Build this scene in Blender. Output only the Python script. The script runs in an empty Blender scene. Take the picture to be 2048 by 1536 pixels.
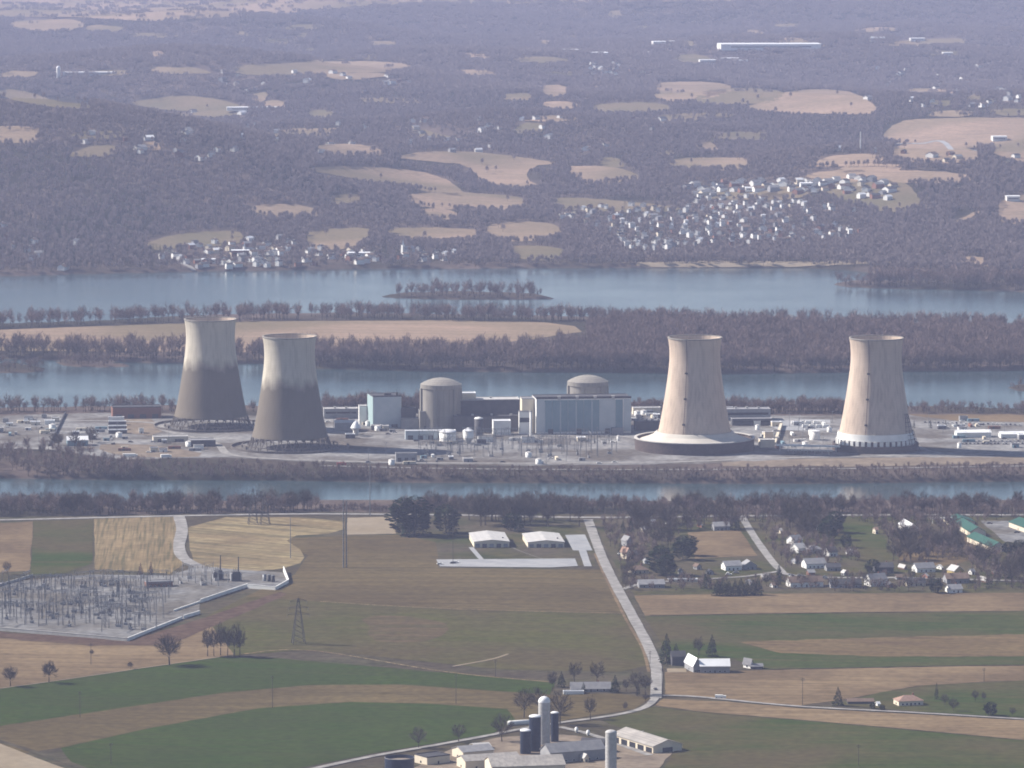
import bpy, math, random
import numpy as np
from mathutils import Vector, geometry
random.seed(7); rng = np.random.default_rng(11)
R = math.radians
S = bpy.context.scene
col = S.collection
# ---------------------------------------------------------------- camera, sky, sun, exposure
F = 10200.0; PIT = R(5.94); CAMZ = 570.0
cd = bpy.data.cameras.new("camera"); cam = bpy.data.objects.new("camera", cd); col.objects.link(cam)
cam.location = (0, 0, CAMZ); cam.rotation_euler = (R(90)-PIT, 0, 0)
cd.sensor_width = 36; cd.lens = F/2048*36; cd.clip_start = 10; cd.clip_end = 200000
S.camera = cam
SUN_EL, SUN_BEHIND = 38.0, 18.0          # degrees; the sun stands left and a little beyond the plant
sdir = Vector((-math.cos(R(SUN_BEHIND))*math.cos(R(SUN_EL)), math.sin(R(SUN_BEHIND))*math.cos(R(SUN_EL)), math.sin(R(SUN_EL))))
sl = bpy.data.lights.new("sun", 'SUN'); sl.energy = 5.0; sl.angle = R(0.5); sl.color = (1.0, 0.93, 0.84)
so = bpy.data.objects.new("sun", sl); col.objects.link(so); so.rotation_euler = sdir.to_track_quat('Z', 'Y').to_euler()
W = bpy.data.worlds.new("World"); S.world = W; W.use_nodes = True
nt = W.node_tree; bg = nt.nodes["Background"]
sky = nt.nodes.new("ShaderNodeTexSky"); sky.sky_type = 'NISHITA'; sky.sun_disc = False
sky.sun_elevation = R(SUN_EL); sky.sun_rotation = math.atan2(sdir.x, sdir.y)
sky.air_density = 1.2; sky.dust_density = 0.6; sky.ozone_density = 2.5
nt.links.new(sky.outputs[0], bg.inputs[0]); bg.inputs[1].default_value = 0.055
S.view_settings.view_transform = 'Standard'; S.view_settings.look = 'None'
S.view_settings.gamma = 1; S.view_settings.exposure = 1.08
S.cycles.max_bounces = 4; S.cycles.diffuse_bounces = 2; S.cycles.glossy_bounces = 2; S.cycles.volume_bounces = 0
S.cycles.use_denoising = True; S.cycles.filter_width = 1.8; S.cycles.caustics_reflective = False
HAZE_D = 3.9e-5; HAZE_C = (.57, .625, .95)

# ---------------------------------------------------------------- pixel <-> ground helpers
cp, sp = math.cos(PIT), math.sin(PIT)
def ray(u, v):
    a = np.asarray(u, float)-1024; b = 768-np.asarray(v, float)
    return a, F*cp+b*sp, -F*sp+b*cp
def P0(u, v, z=0.0):
    dx, dy, dz = ray(u, v); t = (z-CAMZ)/dz
    return dx*t, dy*t
def proj(x, y, z):
    dz = z-CAMZ
    f = y*cp-dz*sp; up = y*sp+dz*cp
    return 1024+F*x/f, 768-F*up/f
def densify(pts, step=22.0, close=True, jit=0.0):
    out = []; n = len(pts)
    for i in range(n if close else n-1):
        a, b = pts[i], pts[(i+1) % n]
        k = max(1, int(math.hypot(b[0]-a[0], (b[1]-a[1])*3)/step))
        for j in range(k):
            t = j/k
            out.append((a[0]+(b[0]-a[0])*t+random.uniform(-jit, jit), a[1]+(b[1]-a[1])*t+random.uniform(-jit, jit)*.35))
    if not close: out.append(pts[-1])
    return out
def smooth_closed(pts, it=2):
    p = np.array(pts, float)
    for _ in range(it):
        q = np.roll(p, -1, 0)
        p = np.stack([p*.75+q*.25, p*.25+q*.75], 1).reshape(-1, 2)
    return [tuple(a) for a in p]
def inside(poly, X, Y):
    p = np.asarray(poly, float); r = np.zeros(np.shape(X), bool)
    for i in range(len(p)):
        x0, y0 = p[i]; x1, y1 = p[i-1]
        c = (y0 > Y) != (y1 > Y)
        with np.errstate(divide='ignore', invalid='ignore'):
            r ^= c & (X < (x1-x0)*(Y-y0)/(y1-y0+1e-12)+x0)
    return r
def sdist(poly, X, Y):
    p = np.asarray(poly, float); d = np.full(np.shape(X), 1e18)
    for i in range(len(p)):
        a = p[i-1]; b = p[i]; e = b-a; L = e@e+1e-9
        t = np.clip(((X-a[0])*e[0]+(Y-a[1])*e[1])/L, 0, 1)
        d = np.minimum(d, (X-a[0]-t*e[0])**2+(Y-a[1]-t*e[1])**2)
    d = np.sqrt(d)
    return np.where(inside(poly, X, Y), d, -d)

# ---------------------------------------------------------------- land bodies and relief
def body(px):
    return [tuple(float(c) for c in P0(u, v)) for u, v in densify(px, 60, True, 0)]
L_, R_ = -1200, 3300
near_px = [(L_, 1010), (0, 1012), (300, 1016), (700, 1012), (1200, 1014), (1700, 1012), (R_, 1010), (R_+600, 1990), (L_-600, 1990)]
tmi_px = [(L_, 955), (0, 957), (250, 961), (520, 961), (850, 966), (1250, 967), (1620, 968), (2048, 963), (R_, 958),
          (R_, 832), (2048, 826), (1850, 820), (1560, 820), (1270, 812), (1000, 812), (640, 822), (400, 818), (200, 821), (0, 824), (L_, 826)]
shel_px = [(L_, 712), (0, 718), (150, 722), (300, 726), (520, 727), (640, 738), (850, 743), (1270, 746), (1450, 748), (1800, 743), (2048, 741), (R_, 738),
           (R_, 660), (2048, 655), (1700, 648), (1330, 642), (1100, 636), (700, 630), (500, 632), (370, 636), (200, 646), (0, 652), (L_, 655)]
isle_px = [(752, 593), (800, 586), (900, 583), (1000, 585), (1080, 588), (1118, 598), (1060, 600), (900, 600), (790, 597)]
shoal_px = [(-300, 728), (40, 726), (100, 736), (95, 744), (40, 747), (-300, 748)]
shoal2_px = [(95, 722), (200, 722), (262, 728), (272, 734), (200, 736), (120, 733)]
shoal3_px = [(2004, 775), (2030, 768), (2200, 766), (2200, 784), (2030, 784)]
pen_px = [(1662, 569), (1700, 563), (1800, 562), (R_, 560), (R_, 588), (2048, 584), (1900, 580), (1760, 577), (1690, 574)]
far_px = [(L_, 556), (0, 553), (130, 549), (400, 543), (640, 540), (700, 538), (1300, 536), (1600, 536), (1700, 541), (1760, 548), (1850, 551), (R_, 550)]
bodies = {k: body(v) for k, v in dict(near=near_px, tmi=tmi_px, shel=shel_px, isle=isle_px, shoal=shoal_px, shoal2=shoal2_px, shoal3=shoal3_px, pen=pen_px).items()}
fp = body(far_px[:-1]+[far_px[-1]])
fp = [tuple(float(c) for c in P0(u, v)) for u, v in densify(far_px, 60, False, 0)]
bodies['far'] = fp+[(90000, 6900), (90000, 200000), (-90000, 200000), (-90000, 6900)]
def sst(t): t = np.clip(t, 0, 1); return t*t*(3-2*t)
HILLS = [  # u, depth, height, radius across, radius in depth
 (60, 8350, 92, 420, 520), (330, 8000, 40, 260, 380), (-500, 8500, 80, 500, 600),
 (760, 8650, 26, 330, 260), (1010, 9350, 38, 420, 320), (1300, 9100, 22, 300, 300), (1640, 8100, 30, 420, 420),
 (1950, 8400, 34, 300, 400), (2150, 9800, 48, 500, 500), (1560, 10300, 30, 500, 400), (700, 11000, 40, 600, 500),
 (150, 11300, 62, 600, 600), (1100, 12300, 35, 700, 600), (300, 13800, 60, 800, 700), (1700, 12600, 30, 600, 500),
 (900, 16200, 50, 800, 900), (1300, 16600, 60, 900, 900), (1750, 16500, 64, 1000, 900), (2200, 16300, 70, 900, 900), (620, 15600, 26, 500, 700)]
def far_relief(X, Y):
    h = 5+42*sst((Y-6950)/2600)+18*sst((Y-10500)/5000)
    for u, d, a, rx, ry in HILLS:
        x0 = (u-1024)/F*d
        h = h+a*np.exp(-((X-x0)/rx)**2-((Y-d)/ry)**2)
    w = sst((Y-7100)/900)
    h = h+w*(10*np.sin(X/310+1.3*np.sin(Y/700))*np.cos(Y/420+.6)+7*np.sin(X/170+Y/390+2)+8*np.sin(Y/230+X/600+1.5*np.sin(X/500))+3*np.sin(X/70+2*np.sin(Y/180)))
    return h
def near_relief(X, Y):
    return 7+0.0085*np.clip(4300-Y, 0, 2000)+1.6*sst((4150-Y)/300)*(np.sin(X/120+Y/260)+np.sin(Y/150-X/310+1))
ys = []
vv = 1720.0
while vv > -155:
    ys.append(float(P0(1024, vv, 6)[1])); vv -= 2.0
for y in (45000, 60000, 90000, 150000): ys.append(float(y))
YS = np.array(ys); SS = np.arange(-1260, 1261, 8.0)/F
SS = np.concatenate([np.linspace(-.32, SS[0]-.004, 14), SS, np.linspace(SS[-1]+.004, .32, 14)])
GY, GS = np.meshgrid(YS, SS, indexing='ij'); GX = GS*GY
HG = np.full(GX.shape, -3.0)
for k, poly in bodies.items():
    pa = np.array(poly); m = (GY > pa[:, 1].min()-60) & (GY < min(pa[:, 1].max(), 1.6e5)+60)
    X, Y = GX[m], GY[m]
    if k == 'far':
        d = np.full(X.shape, 1e4); q = Y < 8000; d[q] = sdist(poly, X[q], Y[q]); top = far_relief(X, Y)
    elif k == 'near':
        d = np.full(X.shape, 1e4); q = Y > 4150; d[q] = sdist(poly, X[q], Y[q]); top = near_relief(X, Y)
    else:
        d = sdist(poly, X, Y); top = {'tmi': 6.0, 'shel': 4.5, 'isle': 2.0, 'pen': 3.0}.get(k, 1.2)
    HG[m] = np.maximum(HG[m], -3+sst((d+5)/16)*(top+3))
def H(x, y):
    x = np.asarray(x, float); y = np.asarray(y, float)
    i = np.clip(np.searchsorted(YS, y)-1, 0, len(YS)-2); ty = np.clip((y-YS[i])/(YS[i+1]-YS[i]), 0, 1)
    s = x/y; j = np.clip(np.searchsorted(SS, s)-1, 0, len(SS)-2); tx = np.clip((s-SS[j])/(SS[j+1]-SS[j]), 0, 1)
    return (HG[i, j]*(1-ty)+HG[i+1, j]*ty)*(1-tx)+(HG[i, j+1]*(1-ty)+HG[i+1, j+1]*ty)*tx
def PG(u, v):
    """pixel -> first point of the terrain on that ray (arrays)"""
    u = np.atleast_1d(np.asarray(u, float)); v = np.atleast_1d(np.asarray(v, float))
    ox = np.empty(u.shape); oy = np.empty(u.shape)
    for k in range(len(u)):
        dx, dy, dz = ray(u[k], v[k])
        zr = CAMZ+YS*dz/dy; s = dx/dy
        j = min(max(int(np.searchsorted(SS, s))-1, 0), len(SS)-2); t = (s-SS[j])/(SS[j+1]-SS[j])
        hh = np.maximum(HG[:, j]*(1-t)+HG[:, j+1]*t, 0)
        below = np.nonzero(zr < hh)[0]
        i = below[0] if len(below) else len(YS)-1
        if i == 0: y = YS[0]
        else:
            a = zr[i-1]-hh[i-1]; b = zr[i]-hh[i]; y = YS[i-1]+(YS[i]-YS[i-1])*a/(a-b+1e-12)
        oy[k] = y; ox[k] = s*y
    return ox, oy
def P(u, v):
    x, y = PG(u, v); return float(x[0]), float(y[0]), float(H(x, y)[0])
def K(y): return F/y      # 2048-frame pixels per metre at depth y

# ---------------------------------------------------------------- materials
MATS = {}
GROUND_K = .64
def tone(c, kk=1.0):
    if c is None: return None
    k = (.70+.28*max(c))*kk; return tuple(a*k for a in c)
def mat(name, c, c2=None, sc=0.3, rough=.9, metal=0, rnd=0.0, coord='Object', c3=None, sc3=0.02, stripes=None, spec=.3, det=4, contrast=(.35, .65), grain=0.0, bump=0):
    if name in MATS: return MATS[name]
    m = bpy.data.materials.new(name); m.use_nodes = True; n = m.node_tree.nodes; l = m.node_tree.links
    b = n["Principled BSDF"]; b.inputs["Roughness"].default_value = rough; b.inputs["Metallic"].default_value = metal
    b.inputs["Specular IOR Level"].default_value = 0.0 if coord == "World" else spec*.6
    kk = GROUND_K if coord == 'World' else 1.0
    c, c2, c3 = tone(c, kk), tone(c2, kk), tone(c3, kk)
    if stripes: stripes = (stripes[0], stripes[1], tone(stripes[2], kk), stripes[3])
    tc = n.new("ShaderNodeTexCoord"); src = tc.outputs['Object']
    if coord == 'World':
        g = n.new("ShaderNodeNewGeometry"); src = g.outputs['Position']
    def noise(scale, det=4, vec=None):
        t = n.new("ShaderNodeTexNoise"); t.inputs['Scale'].default_value = scale; t.inputs['Detail'].default_value = det
        l.new(vec or src, t.inputs['Vector']); return t.outputs['Fac']
    def ramp(f, lo, hi):
        r = n.new("ShaderNodeMapRange"); r.inputs[1].default_value = lo; r.inputs[2].default_value = hi; l.new(f, r.inputs[0]); return r.outputs[0]
    def mix(f, a, bb, blend='MIX'):
        x = n.new("ShaderNodeMix"); x.data_type = 'RGBA'; x.blend_type = blend
        if hasattr(f, 'links'): l.new(f, x.inputs[0])
        else: x.inputs[0].default_value = f
        for s_, val in ((6, a), (7, bb)):
            if hasattr(val, 'links'): l.new(val, x.inputs[s_])
            else: x.inputs[s_].default_value = (*val, 1)
        return x.outputs[2]
    cur = tuple(c)
    if c2: cur = mix(ramp(noise(sc, det), *contrast), cur, tuple(c2))
    if c3: cur = mix(ramp(noise(sc3, 3), .42, .62), cur, tuple(c3))
    if stripes:                       # (angle deg, wavelength m, colour, amount)
        ang, wl, sc_c, am = stripes
        mp = n.new("ShaderNodeMapping"); mp.vector_type = 'TEXTURE'; mp.inputs['Rotation'].default_value = (0, 0, R(ang)); mp.inputs['Scale'].default_value = (wl, wl*60, 1)
        l.new(src, mp.inputs['Vector'])
        f = ramp(noise(1.0, 5, mp.outputs[0]), .42, .66)
        mm = n.new("ShaderNodeMath"); mm.operation = 'MULTIPLY'; mm.inputs[1].default_value = am; l.new(f, mm.inputs[0])
        cur = mix(mm.outputs[0], cur, sc_c)
    if grain:
        g = ramp(noise(.16 if coord == 'World' else 1.5, 6), .3, .7)
        v = n.new("ShaderNodeMapRange"); v.inputs[3].default_value = 1-grain; v.inputs[4].default_value = 1+grain; l.new(g, v.inputs[0])
        cur = mix(1.0, cur, v.outputs[0], 'MULTIPLY')
    if rnd:
        oi = n.new("ShaderNodeObjectInfo"); v = n.new("ShaderNodeMapRange"); v.inputs[3].default_value = 1-rnd; v.inputs[4].default_value = 1+rnd
        l.new(oi.outputs['Random'], v.inputs[0]); cur = mix(1.0, cur, v.outputs[0], 'MULTIPLY')
    if hasattr(cur, 'links'): l.new(cur, b.inputs['Base Color'])
    else: b.inputs['Base Color'].default_value = (*cur, 1)
    if bump:
        bp = n.new("ShaderNodeBump"); bp.inputs['Strength'].default_value = bump; bp.inputs['Distance'].default_value = 1.0
        l.new(noise(sc*4, 4), bp.inputs['Height']); l.new(bp.outputs[0], b.inputs['Normal'])
    MATS[name] = m; return m
def wmat(name, *a, **k): return mat(name, *a, coord='World', **k)

M_ground = wmat('woodland_floor', (.15, .118, .105), (.20, .155, .135), sc=.02, c3=(.07, .065, .05), sc3=.004, grain=.2)
M_rough = wmat('rough_grass', (.15, .125, .085), (.09, .092, .05), sc=.03, c3=(.11, .09, .062), sc3=.012, grain=.3)
M_lawn = wmat('lawn', (.075, .088, .03), (.135, .115, .055), sc=.035, c3=(.14, .115, .08), sc3=.015, grain=.28)
M_soil = wmat('ploughed_soil', (.180, .138, .066), (.225, .170, .082), sc=.012, c3=(.150, .112, .056), sc3=.006, stripes=(88, 7, (.125, .098, .050), .75), grain=.22)
M_soil2 = wmat('brown_stubble', (.21, .152, .076), (.245, .178, .09), sc=.012, stripes=(84, 7, (.15, .10, .06), .75), grain=.22)
M_thin = wmat('thin_soil', (.15, .115, .06), (.12, .108, .048), sc=.012, stripes=(86, 9, (.20, .135, .08), .75), grain=.22)
M_olive = wmat('olive_field', (.118, .120, .036), (.095, .108, .030), sc=.014, c3=(.13, .105, .052), sc3=.007, stripes=(86, 8, (.15, .125, .058), .75), grain=.22)
M_green = wmat('winter_wheat', (.054, .094, .016), (.07, .108, .020), sc=.018, c3=(.062, .09, .02), sc3=.008, stripes=(78, 6, (.075, .09, .028), .75), grain=.2)
M_green2 = wmat('green_stubble', (.058, .096, .02), (.088, .11, .03), sc=.014, c3=(.13, .105, .055), sc3=.007, stripes=(86, 7, (.13, .11, .048), .75), grain=.2)
M_tan = wmat('tan_field', (.30, .215, .125), (.35, .255, .15), sc=.014, c3=(.21, .15, .09), sc3=.008, stripes=(86, 6, (.19, .135, .08), .75), grain=.2)
M_streak = wmat('streaky_field', (.30, .22, .12), (.40, .30, .17), sc=.03, stripes=(3, 2.2, (.14, .13, .065), .85), grain=.2)
M_streak2 = wmat('contour_mown_field', (.31, .23, .13), (.43, .34, .19), sc=.02, stripes=(55, 6, (.15, .135, .075), .8), grain=.22)
M_pale = wmat('pale_field', (.42, .35, .26), (.36, .29, .20), sc=.02, grain=.12)
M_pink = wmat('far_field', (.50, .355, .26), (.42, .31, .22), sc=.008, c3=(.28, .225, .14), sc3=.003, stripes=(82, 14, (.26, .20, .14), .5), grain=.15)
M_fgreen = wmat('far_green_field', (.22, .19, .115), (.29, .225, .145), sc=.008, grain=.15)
M_gravel = wmat('gravel', (.24, .24, .245), (.36, .355, .35), sc=.05, c3=(.21, .195, .175), sc3=.025, grain=.35)
M_yard = wmat('plant_yard', (.295, .29, .29), (.42, .41, .40), sc=.03, c3=(.19, .17, .15), sc3=.016, grain=.35)
M_sand = wmat('bare_earth', (.36, .29, .22), (.26, .21, .165), sc=.04, grain=.3)
M_red = wmat('red_scrub', (.13, .082, .062), (.17, .115, .082), sc=.1, grain=.3)
M_road = wmat('road', (.36, .345, .33), (.44, .42, .40), sc=.08, grain=.2)
M_conc = wmat('concrete_pad', (.42, .43, .45), (.50, .50, .51), sc=.06, grain=.08)
M_bare = mat('bare_twigs', (.072, .058, .045), (.105, .085, .066), sc=.4, rnd=.28, rough=1, spec=0)
M_trunk = mat('bark', (.08, .066, .052), (.13, .105, .085), sc=.8, rnd=.2, rough=1, spec=0)
M_ever = mat('evergreen', (.018, .028, .016), (.035, .048, .026), sc=.7, rnd=.3, rough=1, spec=0)
M_ivy = mat('red_conifer', (.10, .05, .04), (.15, .08, .05), sc=.7, rough=1, spec=0)
M_white = mat('white_paint', (.78, .77, .74), (.70, .69, .66), sc=.15, rough=.6)
M_cream = mat('cream_wall', (.66, .58, .45), (.60, .53, .42), sc=.2)
M_yel = mat('yellow_wall', (.55, .42, .16), (.50, .38, .15), sc=.2)
M_brick = mat('red_brick', (.27, .13, .09), (.22, .11, .08), sc=.8)
M_grey = mat('grey_wall', (.33, .33, .34), (.28, .28, .29), sc=.2)
M_dkwall = mat('dark_wall', (.09, .09, .10), (.12, .115, .12), sc=.2)
M_rgrey = mat('grey_roof', (.22, .22, .235), (.28, .275, .28), sc=.3, rnd=.15)
M_rlight = mat('light_roof', (.50, .48, .46), (.44, .43, .42), sc=.2, stripes=(0, 3, (.36, .35, .34), .4))
M_rdark = mat('dark_roof', (.06, .06, .068), (.085, .083, .09), sc=.3, rnd=.2)
M_rbrown = mat('brown_roof', (.16, .11, .085), (.21, .15, .115), sc=.3, rnd=.2)
M_rpink = mat('clay_roof', (.34, .22, .17), (.28, .18, .14), sc=.4)
M_rgreen = mat('green_metal_roof', (.02, .085, .055), (.03, .105, .07), sc=.2, rough=.5)
M_rwhite = mat('white_metal_roof', (.75, .75, .76), (.68, .68, .69), sc=.1, rough=.45)
M_glass = mat('window_glass', (.025, .03, .04), rough=.15, spec=.6)
M_steel = mat('galvanised_steel', (.27, .28, .30), (.16, .17, .18), sc=.6, rough=.55, metal=.3)
M_dksteel = mat('dark_steel', (.05, .05, .055), (.075, .075, .08), sc=.6, rough=.7)
M_wood = mat('pole_wood', (.085, .07, .055), (.12, .10, .08), sc=.9)
M_blue = mat('blue_siding', (.19, .30, .355), (.23, .335, .385), sc=.12, rough=.6)
M_pblue = mat('pale_blue_siding', (.50, .55, .57), (.44, .50, .53), sc=.12, rough=.6)
M_turq = mat('turquoise_siding', (.34, .45, .45), (.31, .42, .42), sc=.12, rough=.6)
M_silob = mat('navy_glass_steel', (.018, .028, .055), (.03, .04, .07), sc=.5, rough=.4, stripes=(0, 2, (.04, .05, .085), .4))
M_siloc = mat('silo_concrete', (.50, .49, .48), (.42, .41, .40), sc=.5)
M_tire = mat('rubber', (.02, .02, .02))
M_redp = mat('red_paint', (.38, .04, .03), rough=.4)
M_carb = mat('car_paint', (.30, .30, .32), rnd=.9, rough=.35)
def conc_tower(name, base, light, dark, zt, dirt):
    base, light, dark = tone(base), tone(light), tone(dark)
    m = bpy.data.materials.new(name); m.use_nodes = True; n = m.node_tree.nodes; l = m.node_tree.links; b = n["Principled BSDF"]
    b.inputs["Roughness"].default_value = .95; b.inputs["Specular IOR Level"].default_value = .1
    tc = n.new("ShaderNodeTexCoord"); sx = n.new("ShaderNodeSeparateXYZ"); l.new(tc.outputs['Object'], sx.inputs[0])
    def noise(sc, mapsc=(1, 1, 1), det=5):
        mp = n.new("ShaderNodeMapping"); mp.inputs['Scale'].default_value = mapsc; l.new(tc.outputs['Object'], mp.inputs[0])
        t = n.new("ShaderNodeTexNoise"); t.inputs['Scale'].default_value = sc; t.inputs['Detail'].default_value = det; l.new(mp.outputs[0], t.inputs[0]); return t.outputs[0]
    def mrange(v, a, bb, c=0, d=1):
        r = n.new("ShaderNodeMapRange"); r.inputs[1].default_value = a; r.inputs[2].default_value = bb; r.inputs[3].default_value = c; r.inputs[4].default_value = d; l.new(v, r.inputs[0]); return r.outputs[0]
    def math_(op, a, bb):
        r = n.new("ShaderNodeMath"); r.operation = op
        for i, q in enumerate((a, bb)):
            if hasattr(q, 'links'): l.new(q, r.inputs[i])
            else: r.inputs[i].default_value = q
        return r.outputs[0]
    def mix(f, a, bb, bl='MIX'):
        x = n.new("ShaderNodeMix"); x.data_type = 'RGBA'; x.blend_type = bl
        if hasattr(f, 'links'): l.new(f, x.inputs[0])
        else: x.inputs[0].default_value = f
        for s_, val in ((6, a), (7, bb)):
            if hasattr(val, 'links'): l.new(val, x.inputs[s_])
            else: x.inputs[s_].default_value = (*val, 1)
        return x.outputs[2]
    c = mix(mrange(noise(.05), .35, .65), base, light)
    if zt:   # weathered lower body below zt metres, ragged streaky edge
        zz = math_('ADD', sx.outputs[2], math_('MULTIPLY', math_('SUBTRACT', noise(.09, (1, 1, .5), 9), .5), 24.0))
        c = mix(math_('MULTIPLY', mrange(zz, zt+6, zt-5), .86), c, dark)
    c = mix(mrange(noise(.5, (1, 1, .05)), .45, .75, 0, dirt), c, dark)
    wv = n.new("ShaderNodeTexWave"); wv.bands_direction = 'Z'; wv.inputs['Scale'].default_value = .21; wv.inputs['Distortion'].default_value = .4; l.new(tc.outputs['Object'], wv.inputs[0])
    c = mix(1.0, c, mrange(wv.outputs['Fac'], 0, 1, .90, 1.04), 'MULTIPLY')
    l.new(c, b.inputs['Base Color']); return m
M_t_old = conc_tower('weathered_concrete', (.50, .455, .375), (.56, .51, .42), (.125, .102, .078), 63, .32)
M_t_new = conc_tower('beige_concrete', (.53, .42, .335), (.59, .475, .38), (.28, .22, .18), 0, .5)
M_cont = conc_tower('containment_concrete', (.29, .27, .24), (.34, .315, .28), (.19, .17, .15), 0, .6)
M_dirtc = conc_tower('stained_concrete', (.13, .115, .105), (.17, .15, .135), (.08, .07, .065), 0, .6)

# ---------------------------------------------------------------- mesh builder
class MB:
    def __init__(s): s.v = []; s.f = []; s.m = []
    def add(s, vs, fs, mi=0):
        b = len(s.v); s.v += [tuple(p) for p in vs]; s.f += [tuple(b+i for i in f) for f in fs]
        s.m += [mi]*len(fs) if isinstance(mi, int) else list(mi); return s
    def box(s, cx, cy, z0, sx, sy, sz, mi=0, rot=0, top=None):
        c, q = math.cos(rot), math.sin(rot); vs = []
        for z in (z0, z0+sz):
            for a, b in ((-1, -1), (1, -1), (1, 1), (-1, 1)):
                x, y = a*sx/2, b*sy/2; vs.append((cx+x*c-y*q, cy+x*q+y*c, z))
        t = mi if top is None else top
        return s.add(vs, [(0, 1, 5, 4), (1, 2, 6, 5), (2, 3, 7, 6), (3, 0, 4, 7), (4, 5, 6, 7), (3, 2, 1, 0)], [mi]*4+[t, mi])
    def lathe(s, prof, n=32, mi=0, cx=0, cy=0, cap0=False, cap1=False, a0=0.0, a1=2*math.pi):
        full = abs(a1-a0-2*math.pi) < 1e-6; k = n if full else n+1; vs = []
        for r, z in prof:
            for i in range(k):
                a = a0+(a1-a0)*i/n; vs.append((cx+r*math.cos(a), cy+r*math.sin(a), z))
        fs = []
        for j in range(len(prof)-1):
            for i in range(n if full else n):
                i2 = (i+1) % k if full else i+1
                fs.append((j*k+i, j*k+i2, (j+1)*k+i2, (j+1)*k+i))
        if cap0: fs.append(tuple(reversed(range(k))))
        if cap1: fs.append(tuple((len(prof)-1)*k+i for i in range(k)))
        return s.add(vs, fs, mi)
    def tube(s, a, b, r0, r1=None, n=5, mi=0):
        a = Vector(a); b = Vector(b); r1 = r0 if r1 is None else r1; d = (b-a).normalized()
        x = d.orthogonal().normalized(); y = d.cross(x); vs = []
        for p, r in ((a, r0), (b, r1)):
            for i in range(n):
                t = 2*math.pi*i/n; vs.append(p+x*(r*math.cos(t))+y*(r*math.sin(t)))
        return s.add(vs, [(i, (i+1) % n, n+(i+1) % n, n+i) for i in range(n)]+[tuple(reversed(range(n))), tuple(range(n, 2*n))], mi)
    def house(s, w, d, h, rise, ridge='x', wm=0, rm=1, over=.5, th=.25, part='both'):
        """pentagon walls and two roof slabs"""
        L, B = (w, d) if ridge == 'x' else (d, w)
        def T(a, b, z): return (a, b, z) if ridge == 'x' else (-b, a, z)
        if part in ('both', 'wall'):
            vs = []
            for a in (-L/2, L/2): vs += [T(a, -B/2, 0), T(a, B/2, 0), T(a, B/2, h), T(a, 0, h+rise), T(a, -B/2, h)]
            s.add(vs, [(0, 4, 3, 2, 1), (5, 6, 7, 8, 9), (0, 5, 9, 4), (1, 2, 7, 6), (4, 9, 8, 3), (2, 3, 8, 7), (0, 1, 6, 5)], wm)
        if part in ('both', 'roof'):
            sl_ = rise/(B/2)
            for sg in (-1, 1):
                e = B/2+over; vs = []
                for a in (-L/2-over, L/2+over):
                    vs += [T(a, 0, h+rise+.02), T(a, sg*e, h-sl_*over+.02), T(a, sg*e, h-sl_*over+th), T(a, 0, h+rise+th)]
                s.add(vs, [(0, 1, 2, 3), (7, 6, 5, 4), (3, 2, 6, 7), (1, 0, 4, 5), (2, 1, 5, 6), (0, 3, 7, 4)], rm)
        return s
    def hip(s, w, d, h, rise, rm=0, over=.6):
        W2, D2 = w/2+over, d/2+over; r = max(W2-D2, .3)
        return s.add([(-W2, -D2, h), (W2, -D2, h), (W2, D2, h), (-W2, D2, h), (-r, 0, h+rise), (r, 0, h+rise)],
                     [(0, 1, 5, 4), (1, 2, 5), (2, 3, 4, 5), (3, 0, 4), (3, 2, 1, 0)], rm)
    def mesh(s, name, mats, smooth=False):
        me = bpy.data.meshes.new(name); me.from_pydata([tuple(map(float, p)) for p in s.v], [], s.f)
        for m in (mats if isinstance(mats, (list, tuple)) else [mats]): me.materials.append(m)
        me.polygons.foreach_set('material_index', s.m)
        if smooth: me.polygons.foreach_set('use_smooth', [True]*len(me.polygons))
        me.update(); return me
def tag(o, label=None, cat=None, group=None, kind=None):
    for k, v in (('label', label), ('category', cat), ('group', group), ('kind', kind)):
        if v: o[k] = v
    return o
def link(name, me, parent=None, loc=(0, 0, 0), rot=0):
    o = bpy.data.objects.new(name, me); col.objects.link(o); o.location = loc; o.rotation_euler = (0, 0, rot)
    if parent: o.parent = parent
    return o
def obj(name, mb, mats, parent=None, loc=(0, 0, 0), rot=0, smooth=False):
    return link(name, mb.mesh(name, mats, smooth), parent, loc, rot)
def thing(name, label, cat, loc, rot=0, group=None):
    o = link(name, None, None, loc, rot); o.empty_display_size = 2; return tag(o, label, cat, group)
def copy_tree(o, label=None, loc=None, rot=None, sc=None):
    c = o.copy(); col.objects.link(c)
    if label: c['label'] = label
    if loc: c.location = loc
    if rot is not None: c.rotation_euler = (0, 0, rot)
    if sc: c.scale = (sc if isinstance(sc, tuple) else (sc, sc, sc))
    for ch in o.children:
        d = ch.copy(); col.objects.link(d); d.parent = c
        for g in ch.children:
            e = g.copy(); col.objects.link(e); e.parent = d
    return c

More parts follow.
